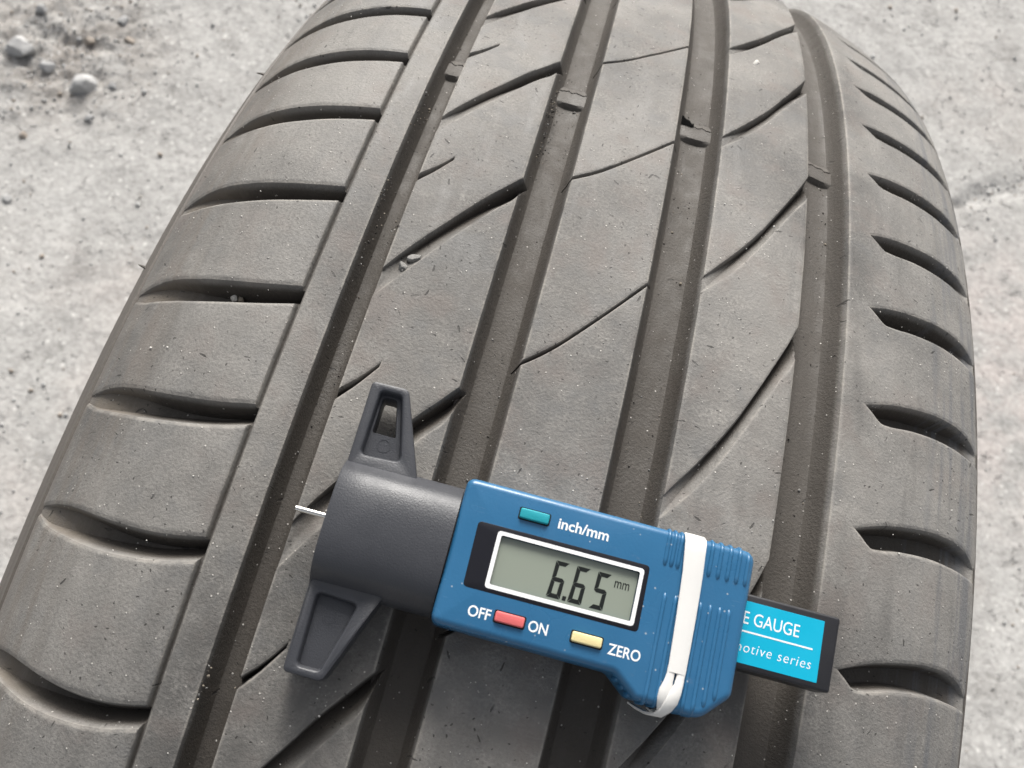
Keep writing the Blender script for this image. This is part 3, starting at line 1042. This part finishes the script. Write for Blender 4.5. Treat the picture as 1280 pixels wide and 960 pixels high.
# --- blue housing
body_pts = round_poly([(-22.0, -14.7), (14.8, -15.1), (19.6, -18.9), (32.6, -19.4), (38.1, -13.9), (38.2, 14.7), (-22.0, 14.7)],
                      [2.0, 2.2, 2.0, 4.5, 2.5, 2.6, 2.0], 6)
LCD_PTS = round_poly([(-12.65, -4.9), (15.75, -4.9), (15.75, 4.85), (-12.65, 4.85)], 0.4, 5)
body = add('housing', mesh_bm('housing', slab(body_pts, 1.0, ZT, 1.5, 5, 0.8, hole=LCD_PTS), M_BLUE, True, 50), gauge)


def grip_rib(x, y0, y1, w=0.95, h=0.55, end_lo=False, end_hi=False):
    """half-round moulded rib on the face that runs over the edge of the housing"""
    path = []
    if end_hi:
        path += [(y1 + 0.10, ZT - 5.0), (y1 + 0.12, ZT - 1.7), (y1 - 0.35, ZT - 0.55), (y1 - 1.3, ZT + 0.02)]
    else:
        path += [(y1 + 0.5, ZT - 0.35), (y1, ZT)]
    path += [(y, ZT) for y in np.linspace(path[-1][0] - 0.8, y0 + (2.0 if end_lo else 0.8), 6)]
    if end_lo:
        path += [(y0 + 1.3, ZT + 0.02), (y0 + 0.35, ZT - 0.55), (y0 - 0.12, ZT - 1.7), (y0 - 0.10, ZT - 7.0)]
    else:
        path += [(y0, ZT), (y0 - 0.5, ZT - 0.35)]
    bm = bmesh.new()
    rs = []
    for i, (y, z) in enumerate(path):
        a = path[max(i - 1, 0)]; b = path[min(i + 1, len(path) - 1)]
        ty, tz = b[0] - a[0], b[1] - a[1]
        l = math.hypot(ty, tz); ny, nz = tz / l, -ty / l
        if nz < -0.2 or (abs(nz) < 0.2 and (ny > 0) != (y > 0)):
            ny, nz = -ny, -nz
        r_ = []
        for k in range(7):
            t = math.pi * k / 6
            off = h * math.sin(t) - 0.15
            r_.append(bm.verts.new(((x + 0.5 * w * math.cos(t)) * MM, (y + ny * off) * MM, (z + nz * off) * MM)))
        rs.append(r_)
    for a, b in zip(rs, rs[1:]):
        for k in range(6):
            bm.faces.new((a[k], a[k + 1], b[k + 1], b[k]))
    bm.faces.new(rs[0]); bm.faces.new(rs[-1])
    return add('grip_rib', mesh_bm('grip_rib', bm, M_BLUE, True, 60), body)


for x in (21.5, 23.7, 28.8, 30.8, 32.75, 34.6):
    ylo = -19.0 if x < 31 else -19.2 + (x - 31) * 0.9
    grip_rib(x, ylo, 1.5, end_lo=True)
for x in (20.2, 21.5, 22.8, 29.2, 31.1, 33.0, 34.9, 36.7):
    grip_rib(x, 8.0, 14.7 if x < 36 else 14.2, end_hi=True)
# moulded nubs along the flared lower edge
for x, y in ((16.0, -15.9), (17.4, -17.0), (18.8, -18.2)):
    bm = bmesh.new()
    bmesh.ops.create_uvsphere(bm, u_segments=12, v_segments=8, radius=0.75 * MM)
    bmesh.ops.scale(bm, vec=(1, 1, 3.2), verts=bm.verts)
    bmesh.ops.translate(bm, vec=(x * MM, y * MM, 8.6 * MM), verts=bm.verts)
    add('edge_nub', mesh_bm('edge_nub', bm, M_BLUE), body)

# --- display: the panel lies a little below its window
ZL = ZT - 0.85
bez = round_poly([(-17.6, -6.55), (17.65, -6.6), (17.5, 6.55), (-17.8, 6.5)], 0.9, 5)
bm = slab(bez, ZT - 0.3, ZT + 0.04, 0.05, 2, hole=LCD_PTS)
bmesh.ops.delete(bm, geom=[f for f in bm.faces if len(f.verts) > 20], context='FACES_ONLY')
win = add('display_window', mesh_bm('display_window', bm, M_BEZEL, True, 40), gauge)


def frame(outer, inner, z0, z1, mat, name, parent):
    bm = bmesh.new()
    outer, inner = ccw(outer), ccw(inner)
    a0, a1 = ring(bm, outer, z0), ring(bm, outer, z1)
    b1, b0 = ring(bm, inner, z1), ring(bm, inner, z0)
    skin(bm, a0, a1); skin(bm, a1, b1); skin(bm, b1, b0)
    return add(name, mesh_bm(name, bm, mat, False), parent)


fo = round_poly([(-13.5, -5.75), (16.55, -5.75), (16.55, 5.65), (-13.5, 5.65)], 0.8, 5)
fi = offset_poly(ccw(LCD_PTS), -0.02)
frame(fo, fi, ZT + 0.02, ZT + 0.09, M_INK, 'display_frame', win)
lcd = add('lcd_panel', mesh_bm('lcd_panel', slab(offset_poly(ccw(LCD_PTS), 0.03), ZT - 1.3, ZL, 0.01, 1), M_LCD, False), win)


def quad_prism(name, polys, z, mat, parent, th=0.02):
    bm = bmesh.new()
    for p in polys:
        p = ccw(p)
        a = ring(bm, p, z); b = ring(bm, p, z + th)
        skin(bm, a, b); bm.faces.new(b)
    return add(name, mesh_bm(name, bm, mat, False), parent)


def digit(ch, x0, y0, w=2.8, h=7.3, t=0.86, slant=0.07):
    """seven-segment numeral"""
    on = {'6': 'afgedc', '5': 'afgcd'}[ch]
    g = 0.09
    segs = {
        'a': [(0 + g, h), (w - g, h), (w - t * 0.9, h - t), (t * 0.9, h - t)],
        'd': [(0 + g, 0), (t * 0.9, t), (w - t * 0.9, t), (w - g, 0)],
        'g': [(g, h / 2), (t * .75, h / 2 + t / 2), (w - t * .75, h / 2 + t / 2), (w - g, h / 2), (w - t * .75, h / 2 - t / 2), (t * .75, h / 2 - t / 2)],
        'f': [(0, h - g), (t, h - t - g), (t, h / 2 + t * .6 + g), (0.1, h / 2 + g)],
        'b': [(w, h - g), (w - t, h - t - g), (w - t, h / 2 + t * .6 + g), (w - .1, h / 2 + g)],
        'e': [(0.1, h / 2 - g), (t, h / 2 - t * .6 - g), (t, t + g), (0, g)],
        'c': [(w - .1, h / 2 - g), (w - t, h / 2 - t * .6 - g), (w - t, t + g), (w, g)]}
    for s in on:
        quad_prism('lcd_segment', [[(x0 + x + y * slant, y0 + y) for x, y in segs[s]]], ZL + 0.01, M_SEG, lcd)


digit('6', -1.35, -4.3)
digit('6', 2.95, -4.3)
digit('5', 7.3, -4.3)
quad_prism('lcd_point', [[(1.85, -4.3), (2.6, -4.3), (2.66, -3.4), (1.91, -3.4)]], ZL + 0.01, M_SEG, lcd)

FONT_CACHE = {}


def text(name, s, size, x, y, z, mat, parent, sx=1.0, shear=0.0, bold=0.0, space=1.0, align='LEFT'):
    cu = bpy.data.curves.new(name, 'FONT')
    cu.body = s
    cu.size = size * MM
    cu.shear = shear
    cu.offset = bold * MM
    cu.space_character = space
    cu.align_x = align
    cu.extrude = 0.012 * MM
    cu.resolution_u = 6
    tmp = bpy.data.objects.new(name + '_tmp', cu)
    COL.objects.link(tmp)
    dg = bpy.context.evaluated_depsgraph_get()
    me = bpy.data.meshes.new_from_object(tmp.evaluated_get(dg))
    bpy.data.objects.remove(tmp)
    bpy.data.curves.remove(cu)
    for v in me.vertices:
        v.co = Vector((v.co.x * sx + x * MM, v.co.y + y * MM, v.co.z + z * MM))
    me.materials.clear()
    me.materials.append(mat)
    me.name = name
    return add(name, me, parent)


text('lcd_unit', 'mm', 2.9, 11.3, 0.75, ZL + 0.025, M_SEG, lcd, sx=0.72, bold=0.015)
text('printed_legend', 'inch/mm', 3.0, -2.35, 9.15, ZT + 0.02, M_INK, body, sx=1.02, bold=0.06)
text('printed_legend', 'OFF', 2.95, -15.5, -11.65, ZT + 0.02, M_INK, body, sx=0.89, bold=0.04)
text('printed_legend', 'ON', 2.95, -3.45, -11.6, ZT + 0.02, M_INK, body, sx=0.86, bold=0.04)
text('printed_legend', 'ZERO', 2.95, 12.65, -11.95, ZT + 0.02, M_INK, body, sx=0.86, bold=0.04)


def button(name, x0, x1, y0, y1, mat, label):
    well = round_poly([(x0 - .25, y0 - .3), (x1 + .3, y0 - .3), (x1 + .3, y1 + .25), (x0 - .25, y1 + .25)], 0.45, 4)
    wl = add('button_gap', mesh_bm('button_gap', slab(well, ZT - 0.4, ZT + 0.015, 0.01, 1), M_DARKIN, False), body)
    pts = round_poly([(x0, y0), (x1, y0), (x1, y1), (x0, y1)], 0.45, 5)
    o = add('button', mesh_bm('button', slab(pts, ZT - 0.3, ZT + 0.75, 0.28, 3), mat, True, 50), gauge)
    o['label'] = label
    return o


button('button', -10.2, -4.25, 9.15, 11.2, M_TEAL, 'teal inch and millimetre button')
button('button', -10.1, -4.3, -11.45, -9.45, M_RED, 'coral red power button')
button('button', 5.2, 11.2, -11.4, -9.45, M_YEL, 'cream zero button')

# --- grey measuring foot: two tapered wings and the arched collar
def wing(sign):
    f = lambda pts: [(x, y * sign) for x, y in pts]
    outline = ccw(round_poly(f([(-47.0, 11.0), (-31.6, 11.0), (-39.0, 30.4), (-46.9, 30.2)]), [0.2, 0.2, 1.8, 1.1], 6))
    pq = ccw(f([(-45.3, 13.9), (-35.9, 14.4), (-39.7, 29.0), (-45.0, 29.0)]))
    def pocket(d, k):
        return ccw(round_poly(offset_poly(pq, d), [1.5 * k] * 4, 6))
    zt = 8.0
    bm = bmesh.new()
    r = [ring(bm, outline, 0.0), ring(bm, outline, zt - 0.6), ring(bm, offset_poly(outline, 0.16), zt - 0.18), ring(bm, offset_poly(outline, 0.55), zt)]
    for a, b in zip(r, r[1:]):
        skin(bm, a, b)
    p = [ring(bm, pocket(0.0, 1.0), zt), ring(bm, pocket(0.22, .9), zt - 0.12), ring(bm, pocket(0.5, .75), zt - 0.7),
         ring(bm, pocket(0.6, .6), zt - 1.9), ring(bm, pocket(0.7, .5), zt - 2.2)]
    for a, b in zip(p, p[1:]):
        skin(bm, a, b)
    def edges_of(loop):
        es = []
        for i in range(len(loop)):
            e = bm.edges.get((loop[i], loop[(i + 1) % len(loop)])) or bm.edges.new((loop[i], loop[(i + 1) % len(loop)]))
            es.append(e)
        return es
    bmesh.ops.triangle_fill(bm, edges=edges_of(r[-1]) + edges_of(p[0]), use_beauty=True)
    if sign > 0:
        hole = ccw(round_poly(f([(-44.1, 19.8), (-38.9, 19.8), (-40.9, 27.9), (-43.95, 27.9)]), [0.4, 0.4, 0.9, 0.8], 6))
        h0, h1, h2 = ring(bm, hole, zt - 2.2), ring(bm, offset_poly(hole, 0.15), zt - 2.6), ring(bm, offset_poly(hole, 0.15), 0.02)
        skin(bm, h0, h1); skin(bm, h1, h2)
        bmesh.ops.triangle_fill(bm, edges=edges_of(p[-1]) + edges_of(h0), use_beauty=True)
        bmesh.ops.triangle_fill(bm, edges=edges_of(r[0]) + edges_of(h2), use_beauty=True)
        cx, cy = -40.9, 17.6
    else:
        bm.faces.new(p[-1])
        bm.faces.new(r[0][::-1])
        cx, cy = -41.3, -18.2
    o = add('foot_wing', mesh_bm('foot_wing', bm, M_GREY, True, 40), gauge)
    # ejector-pin mark
    n = 24
    c0 = [(cx + 1.45 * math.cos(i * 2 * math.pi / n), cy + 1.45 * math.sin(i * 2 * math.pi / n)) for i in range(n)]
    c1 = [(cx + 1.25 * math.cos(i * 2 * math.pi / n), cy + 1.25 * math.sin(i * 2 * math.pi / n)) for i in range(n)]
    frame(c0, c1, zt - 2.4, zt - 2.12, M_GREY, 'mould_mark', o)
    return o


wing(1); wing(-1)
# collar: arch swept along the gauge
sec = [(-13.35, 0.0), (-13.35, 5.0), (-12.9, 7.4), (-8.4, 13.2), (8.4, 13.2), (12.9, 7.4), (13.35, 5.0), (13.35, 0.0)]
for _ in range(3):                              # soften the corners
    new = [sec[0]]
    for (y0_, z0_), (y1_, z1_) in zip(sec, sec[1:]):
        new += [(y0_ * .75 + y1_ * .25, z0_ * .75 + z1_ * .25), (y0_ * .25 + y1_ * .75, z0_ * .25 + z1_ * .75)]
    sec = new + [sec[-1]]
bm = bmesh.new()
rs = []
for x, k in ((-47.15, 0.985), (-46.9, 1.0), (-40, 1.0), (-33, 1.0), (-26, 1.0), (-22.2, 1.0)):
    rs.append([bm.verts.new((x * MM, y * k * MM, (z * (k if z > 1 else 1)) * MM)) for y, z in sec])
for a, b in zip(rs, rs[1:]):
    skin(bm, a, b)
bm.faces.new(rs[0]); bm.faces.new(rs[-1])
add('foot_collar', mesh_bm('foot_collar', bm, M_GREY, True, 45), gauge)
# dark seam between collar and housing
bm = bmesh.new()
rs = [[bm.verts.new((x * MM, y * .93 * MM, (0.4 + z * .88) * MM)) for y, z in sec] for x in (-23.2, -21.6)]
skin(bm, rs[0], rs[1]); bm.faces.new(rs[0]); bm.faces.new(rs[1])
add('seam', mesh_bm('seam', bm, M_DARKIN), gauge)

# --- probe pin
bm = bmesh.new()
bmesh.ops.create_cone(bm, cap_ends=True, segments=20, radius1=0.56 * MM, radius2=0.56 * MM, depth=11.0 * MM)
bmesh.ops.rotate(bm, verts=bm.verts, cent=(0, 0, 0), matrix=Matrix.Rotation(math.pi / 2, 3, 'Y'))
bmesh.ops.bevel(bm, geom=[e for e in bm.edges if len(e.link_faces) == 2 and abs(e.verts[0].co.x - e.verts[1].co.x) < 1e-6], offset=0.12 * MM, segments=2, affect='EDGES')
bmesh.ops.translate(bm, verts=bm.verts, vec=(-48.65 * MM, 0.42 * MM, 7.0 * MM))
add('probe_pin', mesh_bm('probe_pin', bm, M_STEEL), gauge)

# --- slider bar with its printed label
bar_pts = round_poly([(30, -8.0), (58.4, -8.2), (58.6, 6.95), (30, 6.95)], [0.2, 0.7, 0.7, 0.2], 4)
bar = add('slider_bar', mesh_bm('slider_bar', slab(bar_pts, 2.6, 9.0, 0.55, 4, 0.4), M_BLACK, True, 50), gauge)
lab_pts = [(34, -6.85), (55.45, -6.85), (55.4, 5.42), (34, 5.42)]
label = add('label_plate', mesh_bm('label_plate', slab(lab_pts, 8.9, 9.06, 0.02, 1), M_LABEL, False), bar)
text('printed_legend', 'E GAUGE', 3.62, 38.65, 0.9, 9.075, M_INK, label, sx=0.80, bold=0.01)
text('printed_legend', 'motive series', 2.85, 37.45, -4.6, 9.075, M_INK, label, sx=0.93, shear=0.14, space=1.13, bold=-0.03)
quad_prism('printed_line', [[(36, -0.75), (53.7, -0.82), (53.7, -0.48), (36, -0.41)]], 9.07, M_INK, label)

# ------------------------------------------------------------------ elastic band round the gauge
band = bpy.data.objects.new('elastic_band', None)
link(band)
band.matrix_world = gauge.matrix_world.copy()
tag(band, 'white elastic band wrapped round the grip end of the blue gauge', 'elastic band')


def ribbon(name, path, parent, th=0.5):
    """path: (x centre, y, z, width, ny, nz)"""
    bm = bmesh.new()
    rs = []
    for x, y, z, w, ny, nz in path:
        r_ = []
        for dx, o_ in ((-.5, 0), (-.5, .7), (-.42, 1), (0, 1.08), (.42, 1), (.5, .7), (.5, 0)):
            r_.append(bm.verts.new(((x + dx * w) * MM, (y + ny * o_ * th) * MM, (z + nz * o_ * th) * MM)))
        rs.append(r_)
    for a, b in zip(rs, rs[1:]):
        for k in range(7):
            bm.faces.new((a[k], a[(k + 1) % 7], b[(k + 1) % 7], b[k]))
    bm.faces.new(rs[0]); bm.faces.new(rs[-1])
    return add(name, mesh_bm(name, bm, M_BAND, True, 50), parent)


zt = ZT + 0.42
wide = [(25.3, 14.85, 1.5, 4.2, 1, 0), (25.3, 14.85, 10.5, 4.3, 1, 0), (25.35, 14.7, 11.8, 4.4, .92, .38), (25.4, 14.25, 12.75, 4.4, .6, .8),
        (25.5, 13.3, zt - .12, 4.4, .15, 1), (25.6, 11.5, zt, 4.3, 0, 1), (25.95, 7.0, zt, 4.1, 0, 1), (26.1, 3.0, zt, 4.0, 0, 1),
        (26.25, -2.0, zt, 3.85, 0, 1), (26.35, -7.0, zt, 3.7, 0, 1), (26.4, -12.25, zt, 3.5, 0, 1)]
ribbon('wide_strap', wide, band)
ribbon('narrow_strap', [(25.4, -11.0, zt - .1, 1.6, 0, 1), (25.35, -12.6, zt - .1, 1.5, 0, 1), (25.2, -14.0, zt - .05, 1.7, -.05, 1), (25.0, -15.6, zt, 2.5, -.1, 1),
                        (24.95, -17.2, zt - .1, 2.6, -.25, .97), (25.1, -18.6, zt - .7, 2.2, -.6, .8), (25.4, -19.6, 11.4, 1.7, -1, .1), (25.6, -19.7, 4.0, 1.5, -1, 0), (25.6, -19.3, 0.9, 1.5, -.7, -.7)], band)
ribbon('narrow_strap', [(27.4, -11.0, zt - .08, 1.7, 0, 1), (27.35, -12.6, zt - .08, 1.6, 0, 1), (27.25, -14.2, zt + .1, 1.7, 0, 1), (26.8, -16.0, zt + .25, 2.3, -.1, 1),
                        (26.4, -17.7, zt + .1, 2.5, -.3, .95), (25.8, -19.2, zt - .6, 2.2, -.7, .7), (24.9, -20.3, 11.5, 1.8, -1, .1), (23.7, -20.4, 7.8, 1.5, -1, 0), (22.4, -19.9, 4.0, 1.2, -1, 0), (21.5, -19.3, 0.9, 1.2, -.7, -.7)], band)

# ------------------------------------------------------------------ stones and grit
M_STONE = [mat_plain('pale_stone', (0.40, 0.397, 0.392), 0.85, 0.4, 0.6, 160, 0.18, dist=0.0015),
           mat_plain('grey_stone', (0.30, 0.30, 0.30), 0.8, 0.4, 0.6, 160, 0.2, dist=0.0015),
           mat_plain('brown_stone', (0.31, 0.27, 0.23), 0.85, 0.4, 0.6, 160, 0.2, dist=0.0015)]
M_PEB = [mat_plain('pale_pebble', (0.62, 0.60, 0.56), 0.9, 0.2, 0.9, 1500, 0.3, dist=0.0004),
         mat_plain('grey_pebble', (0.21, 0.205, 0.195), 0.9, 0.2, 0.9, 1500, 0.35, dist=0.0004),
         mat_plain('brown_pebble', (0.24, 0.21, 0.17), 0.9, 0.2, 0.9, 1500, 0.3, dist=0.0004)]
M_GRIT = mat_plain('dark_grit', (0.055, 0.050, 0.045), 0.85, 0.3, 0.5, 900, 0.3)
M_SAND = mat_plain('pale_sand', (0.62, 0.60, 0.56), 0.6, 0.5, 0.3, 1500, 0.2)


def stone_mesh(name, size, seed, mat, sub=4, flat=0.72, ang=0.34):
    """angular broken stone: a sphere cut by random planes, then roughened"""
    rg = random.Random(seed)
    bm = bmesh.new()
    bmesh.ops.create_icosphere(bm, subdivisions=sub, radius=0.5)
    planes = []
    for _ in range(13):
        v = Vector((rg.gauss(0, 1), rg.gauss(0, 1), rg.gauss(0, 1))).normalized()
        planes.append((v, rg.uniform(0.27, 0.42)))
    ox = rg.uniform(0, 50)
    co = np.array([v.co[:] for v in bm.verts])
    rough = 0.10 * fbm(co[:, 0] * 5 + ox + co[:, 2] * 3, co[:, 1] * 5 + co[:, 2] * 4, 4, seed, 0.6)
    for v, q in zip(bm.verts, rough):
        for n, d in planes:
            k = v.co.dot(n)
            if k > d:
                v.co -= n * (k - d) * 0.96
        v.co *= 1 + q
    sc = Vector((rg.uniform(0.9, 1.2), rg.uniform(0.75, 1.0), flat))
    for v in bm.verts:
        v.co = Vector((v.co.x * sc.x, v.co.y * sc.y, v.co.z * sc.z)) * size * MM * 1.25
    return mesh_bm(name, bm, mat, True, 28)


STONES = [
    ((-664, 640), 30, 0, 'pale rounded stone, the one nearest the tyre in the rubble at upper left'),
    ((-764, 671), 34, 0, 'largest whitish stone half sunk in dirt at the left edge of the rubble'),
    ((-767, 740), 14, 1, 'small grey stone farthest up in the upper left corner'),
    ((-666, 766), 14, 1, 'grey stone at the far right end of the rubble patch'),
    ((-645, 738), 13, 2, 'brownish stone just below the grey one at the rubble\'s far right end'),
    ((-691, 717), 13, 2, 'small brown stone in the middle of the rubble patch'),
    ((-718, 653), 17, 1, 'flat grey stone between the two palest stones'),
    ((-630, 653), 11, 1, 'small grey stone just right of the pale rounded stone'),
    ((-697, 543), 11, 2, 'lone brown stone below the rubble at the left edge'),
    ((-670, 448), 11, 0, 'lone whitish pebble at the left edge midway down the ground'),
    ((-635, 594), 10, 1, 'little grey pebble below the pale rounded stone'),
]
for i, ((x, y), w, k, lb) in enumerate(STONES):
    me = stone_mesh('stone', w, 100 + i, M_STONE[k], 4)
    z = float(ground_height(np.array([x], float), np.array([y], float))[0])
    o = add('stone', me, None, (x * MM, y * MM, (z + w * 0.02) * MM))
    o.rotation_euler = (0, 0, random.uniform(0, 6.28))
    tag(o, lb, 'stone', 'loose stones on the ground')


def scatter(name, pts, sizes, mats, dirs=None, seed=3):
    """many tiny faceted grains in one mesh"""
    rg = np.random.default_rng(seed)
    bm = bmesh.new(); bmesh.ops.create_icosphere(bm, subdivisions=1, radius=0.5)
    base = np.array([v.co[:] for v in bm.verts]); bf = np.array([[v.index for v in f.verts] for f in bm.faces]); bm.free()
    n, m = len(pts), len(base)
    sh = base[None] * (1 + 0.28 * rg.standard_normal((n, m, 1)).clip(-1.5, 1.5))
    sh = sh * rg.uniform(0.6, 1.15, (n, 1, 3)) * np.asarray(sizes)[:, None, None]
    a = rg.uniform(0, 6.28, n); c, s = np.cos(a), np.sin(a)
    x = sh[..., 0] * c[:, None] - sh[..., 1] * s[:, None]; y = sh[..., 0] * s[:, None] + sh[..., 1] * c[:, None]
    Vv = np.stack([x, y, sh[..., 2]], -1) + np.asarray(pts)[:, None, :]
    Fv = (bf[None] + (np.arange(n) * m)[:, None, None]).reshape(-1, 3)
    me = mesh_np(name, Vv.reshape(-1, 3) * MM, Fv, mats[0], False)
    if len(mats) > 1:
        for mm_ in mats[1:]:
            me.materials.append(mm_)
        mi = np.repeat(rg.integers(0, len(mats), n), len(bf)).astype(np.int32)
        me.polygons.foreach_set('material_index', mi)
    return add(name, me)


# gravel over the pavement, denser in the broken patch and along the crack
def gravel_points(n):
    xs = RNG.uniform(-900, 900, n); ys = RNG.uniform(0, 1450, n)
    w = 0.10 + 0.25 * (fbm(xs / 160, ys / 160, 3, 123) > 0.1)
    w += 0.9 * np.exp(-(((xs + 715) / 95) ** 2 + ((ys - 690) / 110) ** 2))
    w += 0.25 * (vnoise(xs / 45, ys / 45, 222) > 0.66)
    w += 0.5 * np.exp(-(seg_dist(xs, ys, CRACKS[0]) / 30) ** 2) + 0.25 * np.exp(-(seg_dist(xs, ys, CRACKS[1]) / 15) ** 2)
    k = RNG.random(n) < w
    k &= ~((np.abs(xs + 24) < 140) & (ys < 60))
    return xs[k], ys[k]


xs, ys = gravel_points(26000)
x2 = -715 + RNG.normal(0, 62, 900); y2 = 690 + RNG.normal(0, 70, 900)
x3 = RNG.uniform(480, 900, 500); y3 = np.interp(x3, [470, 507, 560, 614, 720, 900], [822, 849, 890, 932, 1000, 1090]) + RNG.normal(0, 14, 500)
xs = np.concatenate([xs, x2, x3]); ys = np.concatenate([ys, y2, y3])
sz = np.clip(RNG.lognormal(0.70, 0.5, len(xs)), 0.9, 7.5)
zs = ground_height(xs, ys) + sz * 0.12
gravel = scatter('gravel', np.stack([xs, ys, zs], -1), sz, [M_STONE[0], M_STONE[0], M_STONE[1], M_STONE[2], M_STONE[0], M_STONE[0]], seed=5)
tag(gravel, 'fine loose gravel and grit scattered over the pale ground', 'gravel', kind='stuff')

# pebbles jammed in the tread
PEB = [(-61.6, 4.6, 2.6, 1.0, 1, 'grey pebble in the long tread cut above the gauge, lower of the two'),
       (-59.6, 7.8, 2.9, 1.2, 1, 'grey pebble in the long tread cut above the gauge, upper of the two'),
       (-100.2, -11.4, 2.0, 5.0, 0, 'white pebble lodged in a left shoulder groove'),
       (-98.2, -11.9, 1.8, 5.2, 2, 'tiny brown pebble beside the white one in a left shoulder groove'),
       (-57.0, 76.0, 1.6, 1.8, 0, 'tiny white pebble in the far long cut of the second rib'),
       (18.4, 127.0, 2.0, -0.1, 0, 'pale crumb of stone lying on the far end of the fourth rib')]
for i, (u, s, w, dp, k, lb) in enumerate(PEB):
    p = tread_point(np.array([u]), np.array([s]), np.array([dp]))[0]
    o = add('pebble', stone_mesh('pebble', w, 300 + i, M_PEB[k], 3, 0.8 if dp > 0 else 0.4), None, p)
    o.rotation_euler = (random.uniform(0, 1) * (dp > 0), random.uniform(0, 1) * (dp > 0), random.uniform(0, 6))
    tag(o, lb, 'pebble', 'pebbles caught in the tyre tread')

# sand lying on the tread, dark crumbs in groove 1
su, ss_, szs = [], [], []
for _ in range(2400):
    s = random.uniform(-150, 230); u = random.uniform(-120, 88)
    d = 0.35 + 0.65 * (vnoise(np.array([u / 18 + 5]), np.array([s / 22 + 9]), 77)[0])
    if random.random() > max(0.06, (d - 0.52) * 2.6): continue
    su.append(u); ss_.append(s); szs.append(min(0.62, random.lognormvariate(-1.55, 0.42)))
su, ss_, szs = map(np.array, (su, ss_, szs))
ing = np.zeros(len(su), bool)
for a, b in ((UB - .5, UB2 + .5), (UC - .5, UD + .5), (UE - .5, UF + .5), (UG - .5, UH + .5), (UI - .5, UJ + .5)):
    ing |= (su > a) & (su < b)
pos = tread_point(su, ss_, -0.10 + 0 * su) / MM
keep = ~ing
sand = scatter('sand_grains', pos[keep], szs[keep], [M_SAND], seed=9)
tag(sand, 'pale grains of sand sprinkled over the tyre tread', 'sand', kind='stuff')
gu, gs, gz, gd = [], [], [], []
for (u, s, n, su_, sv, dp) in ((-71.6, 14, 46, .8, 7, 1.6), (-72.6, 26, 26, .5, 4, .6), (-72.4, 57, 22, .6, 5, 1.0), (-70.9, 59, 10, .6, 3, 3.2), (-38.6, 73, 60, .7, 5, 2.2), (-38.0, 58, 40, .8, 6, 3.4),
                               (-64.8, -97, 14, .8, 1.6, 1.4), (-72.6, -95, 16, .4, 2.2, .8), (3.5, 101, 5, 1.5, 8, 6.6), (-66.5, 12, 10, .4, 5, .3)):
    for _ in range(n):
        gu.append(u + random.gauss(0, su_)); gs.append(s + random.gauss(0, sv)); gz.append(min(1.1, random.lognormvariate(-1.0, .4)))
        gd.append(dp + random.gauss(0, .25) + max(0, (gu[-1] - u)) * 1.6 * (1 if u > -75 and u < -60 else 1.2))
for (a, b, fd) in ((UC, UD, 7.3), (UE, UF, GD), (UG, UH, GD), (UI, UJ, GD)):
    for _ in range(70):
        q = random.choice((-1, 1)) * random.uniform(0.15, 0.62)
        gu.append(0.5 * (a + b) + q * 0.5 * (b - a)); gs.append(random.choice((random.uniform(-120, 220), random.gauss(70, 18), random.gauss(-20, 12))))
        gz.append(min(1.0, random.lognormvariate(-1.15, .45))); gd.append(fd - 2.45 * abs(q) ** 2.7 - 0.06)
pos = tread_point(np.array(gu), np.array(gs), np.array(gd)) / MM
crumbs = scatter('dirt_crumbs', pos, np.array(gz), [M_GRIT, M_GRIT, M_PEB[2], M_PEB[1]], seed=12)
tag(crumbs, 'dark crumbs of dirt clinging inside the tread grooves', 'dirt', kind='stuff')
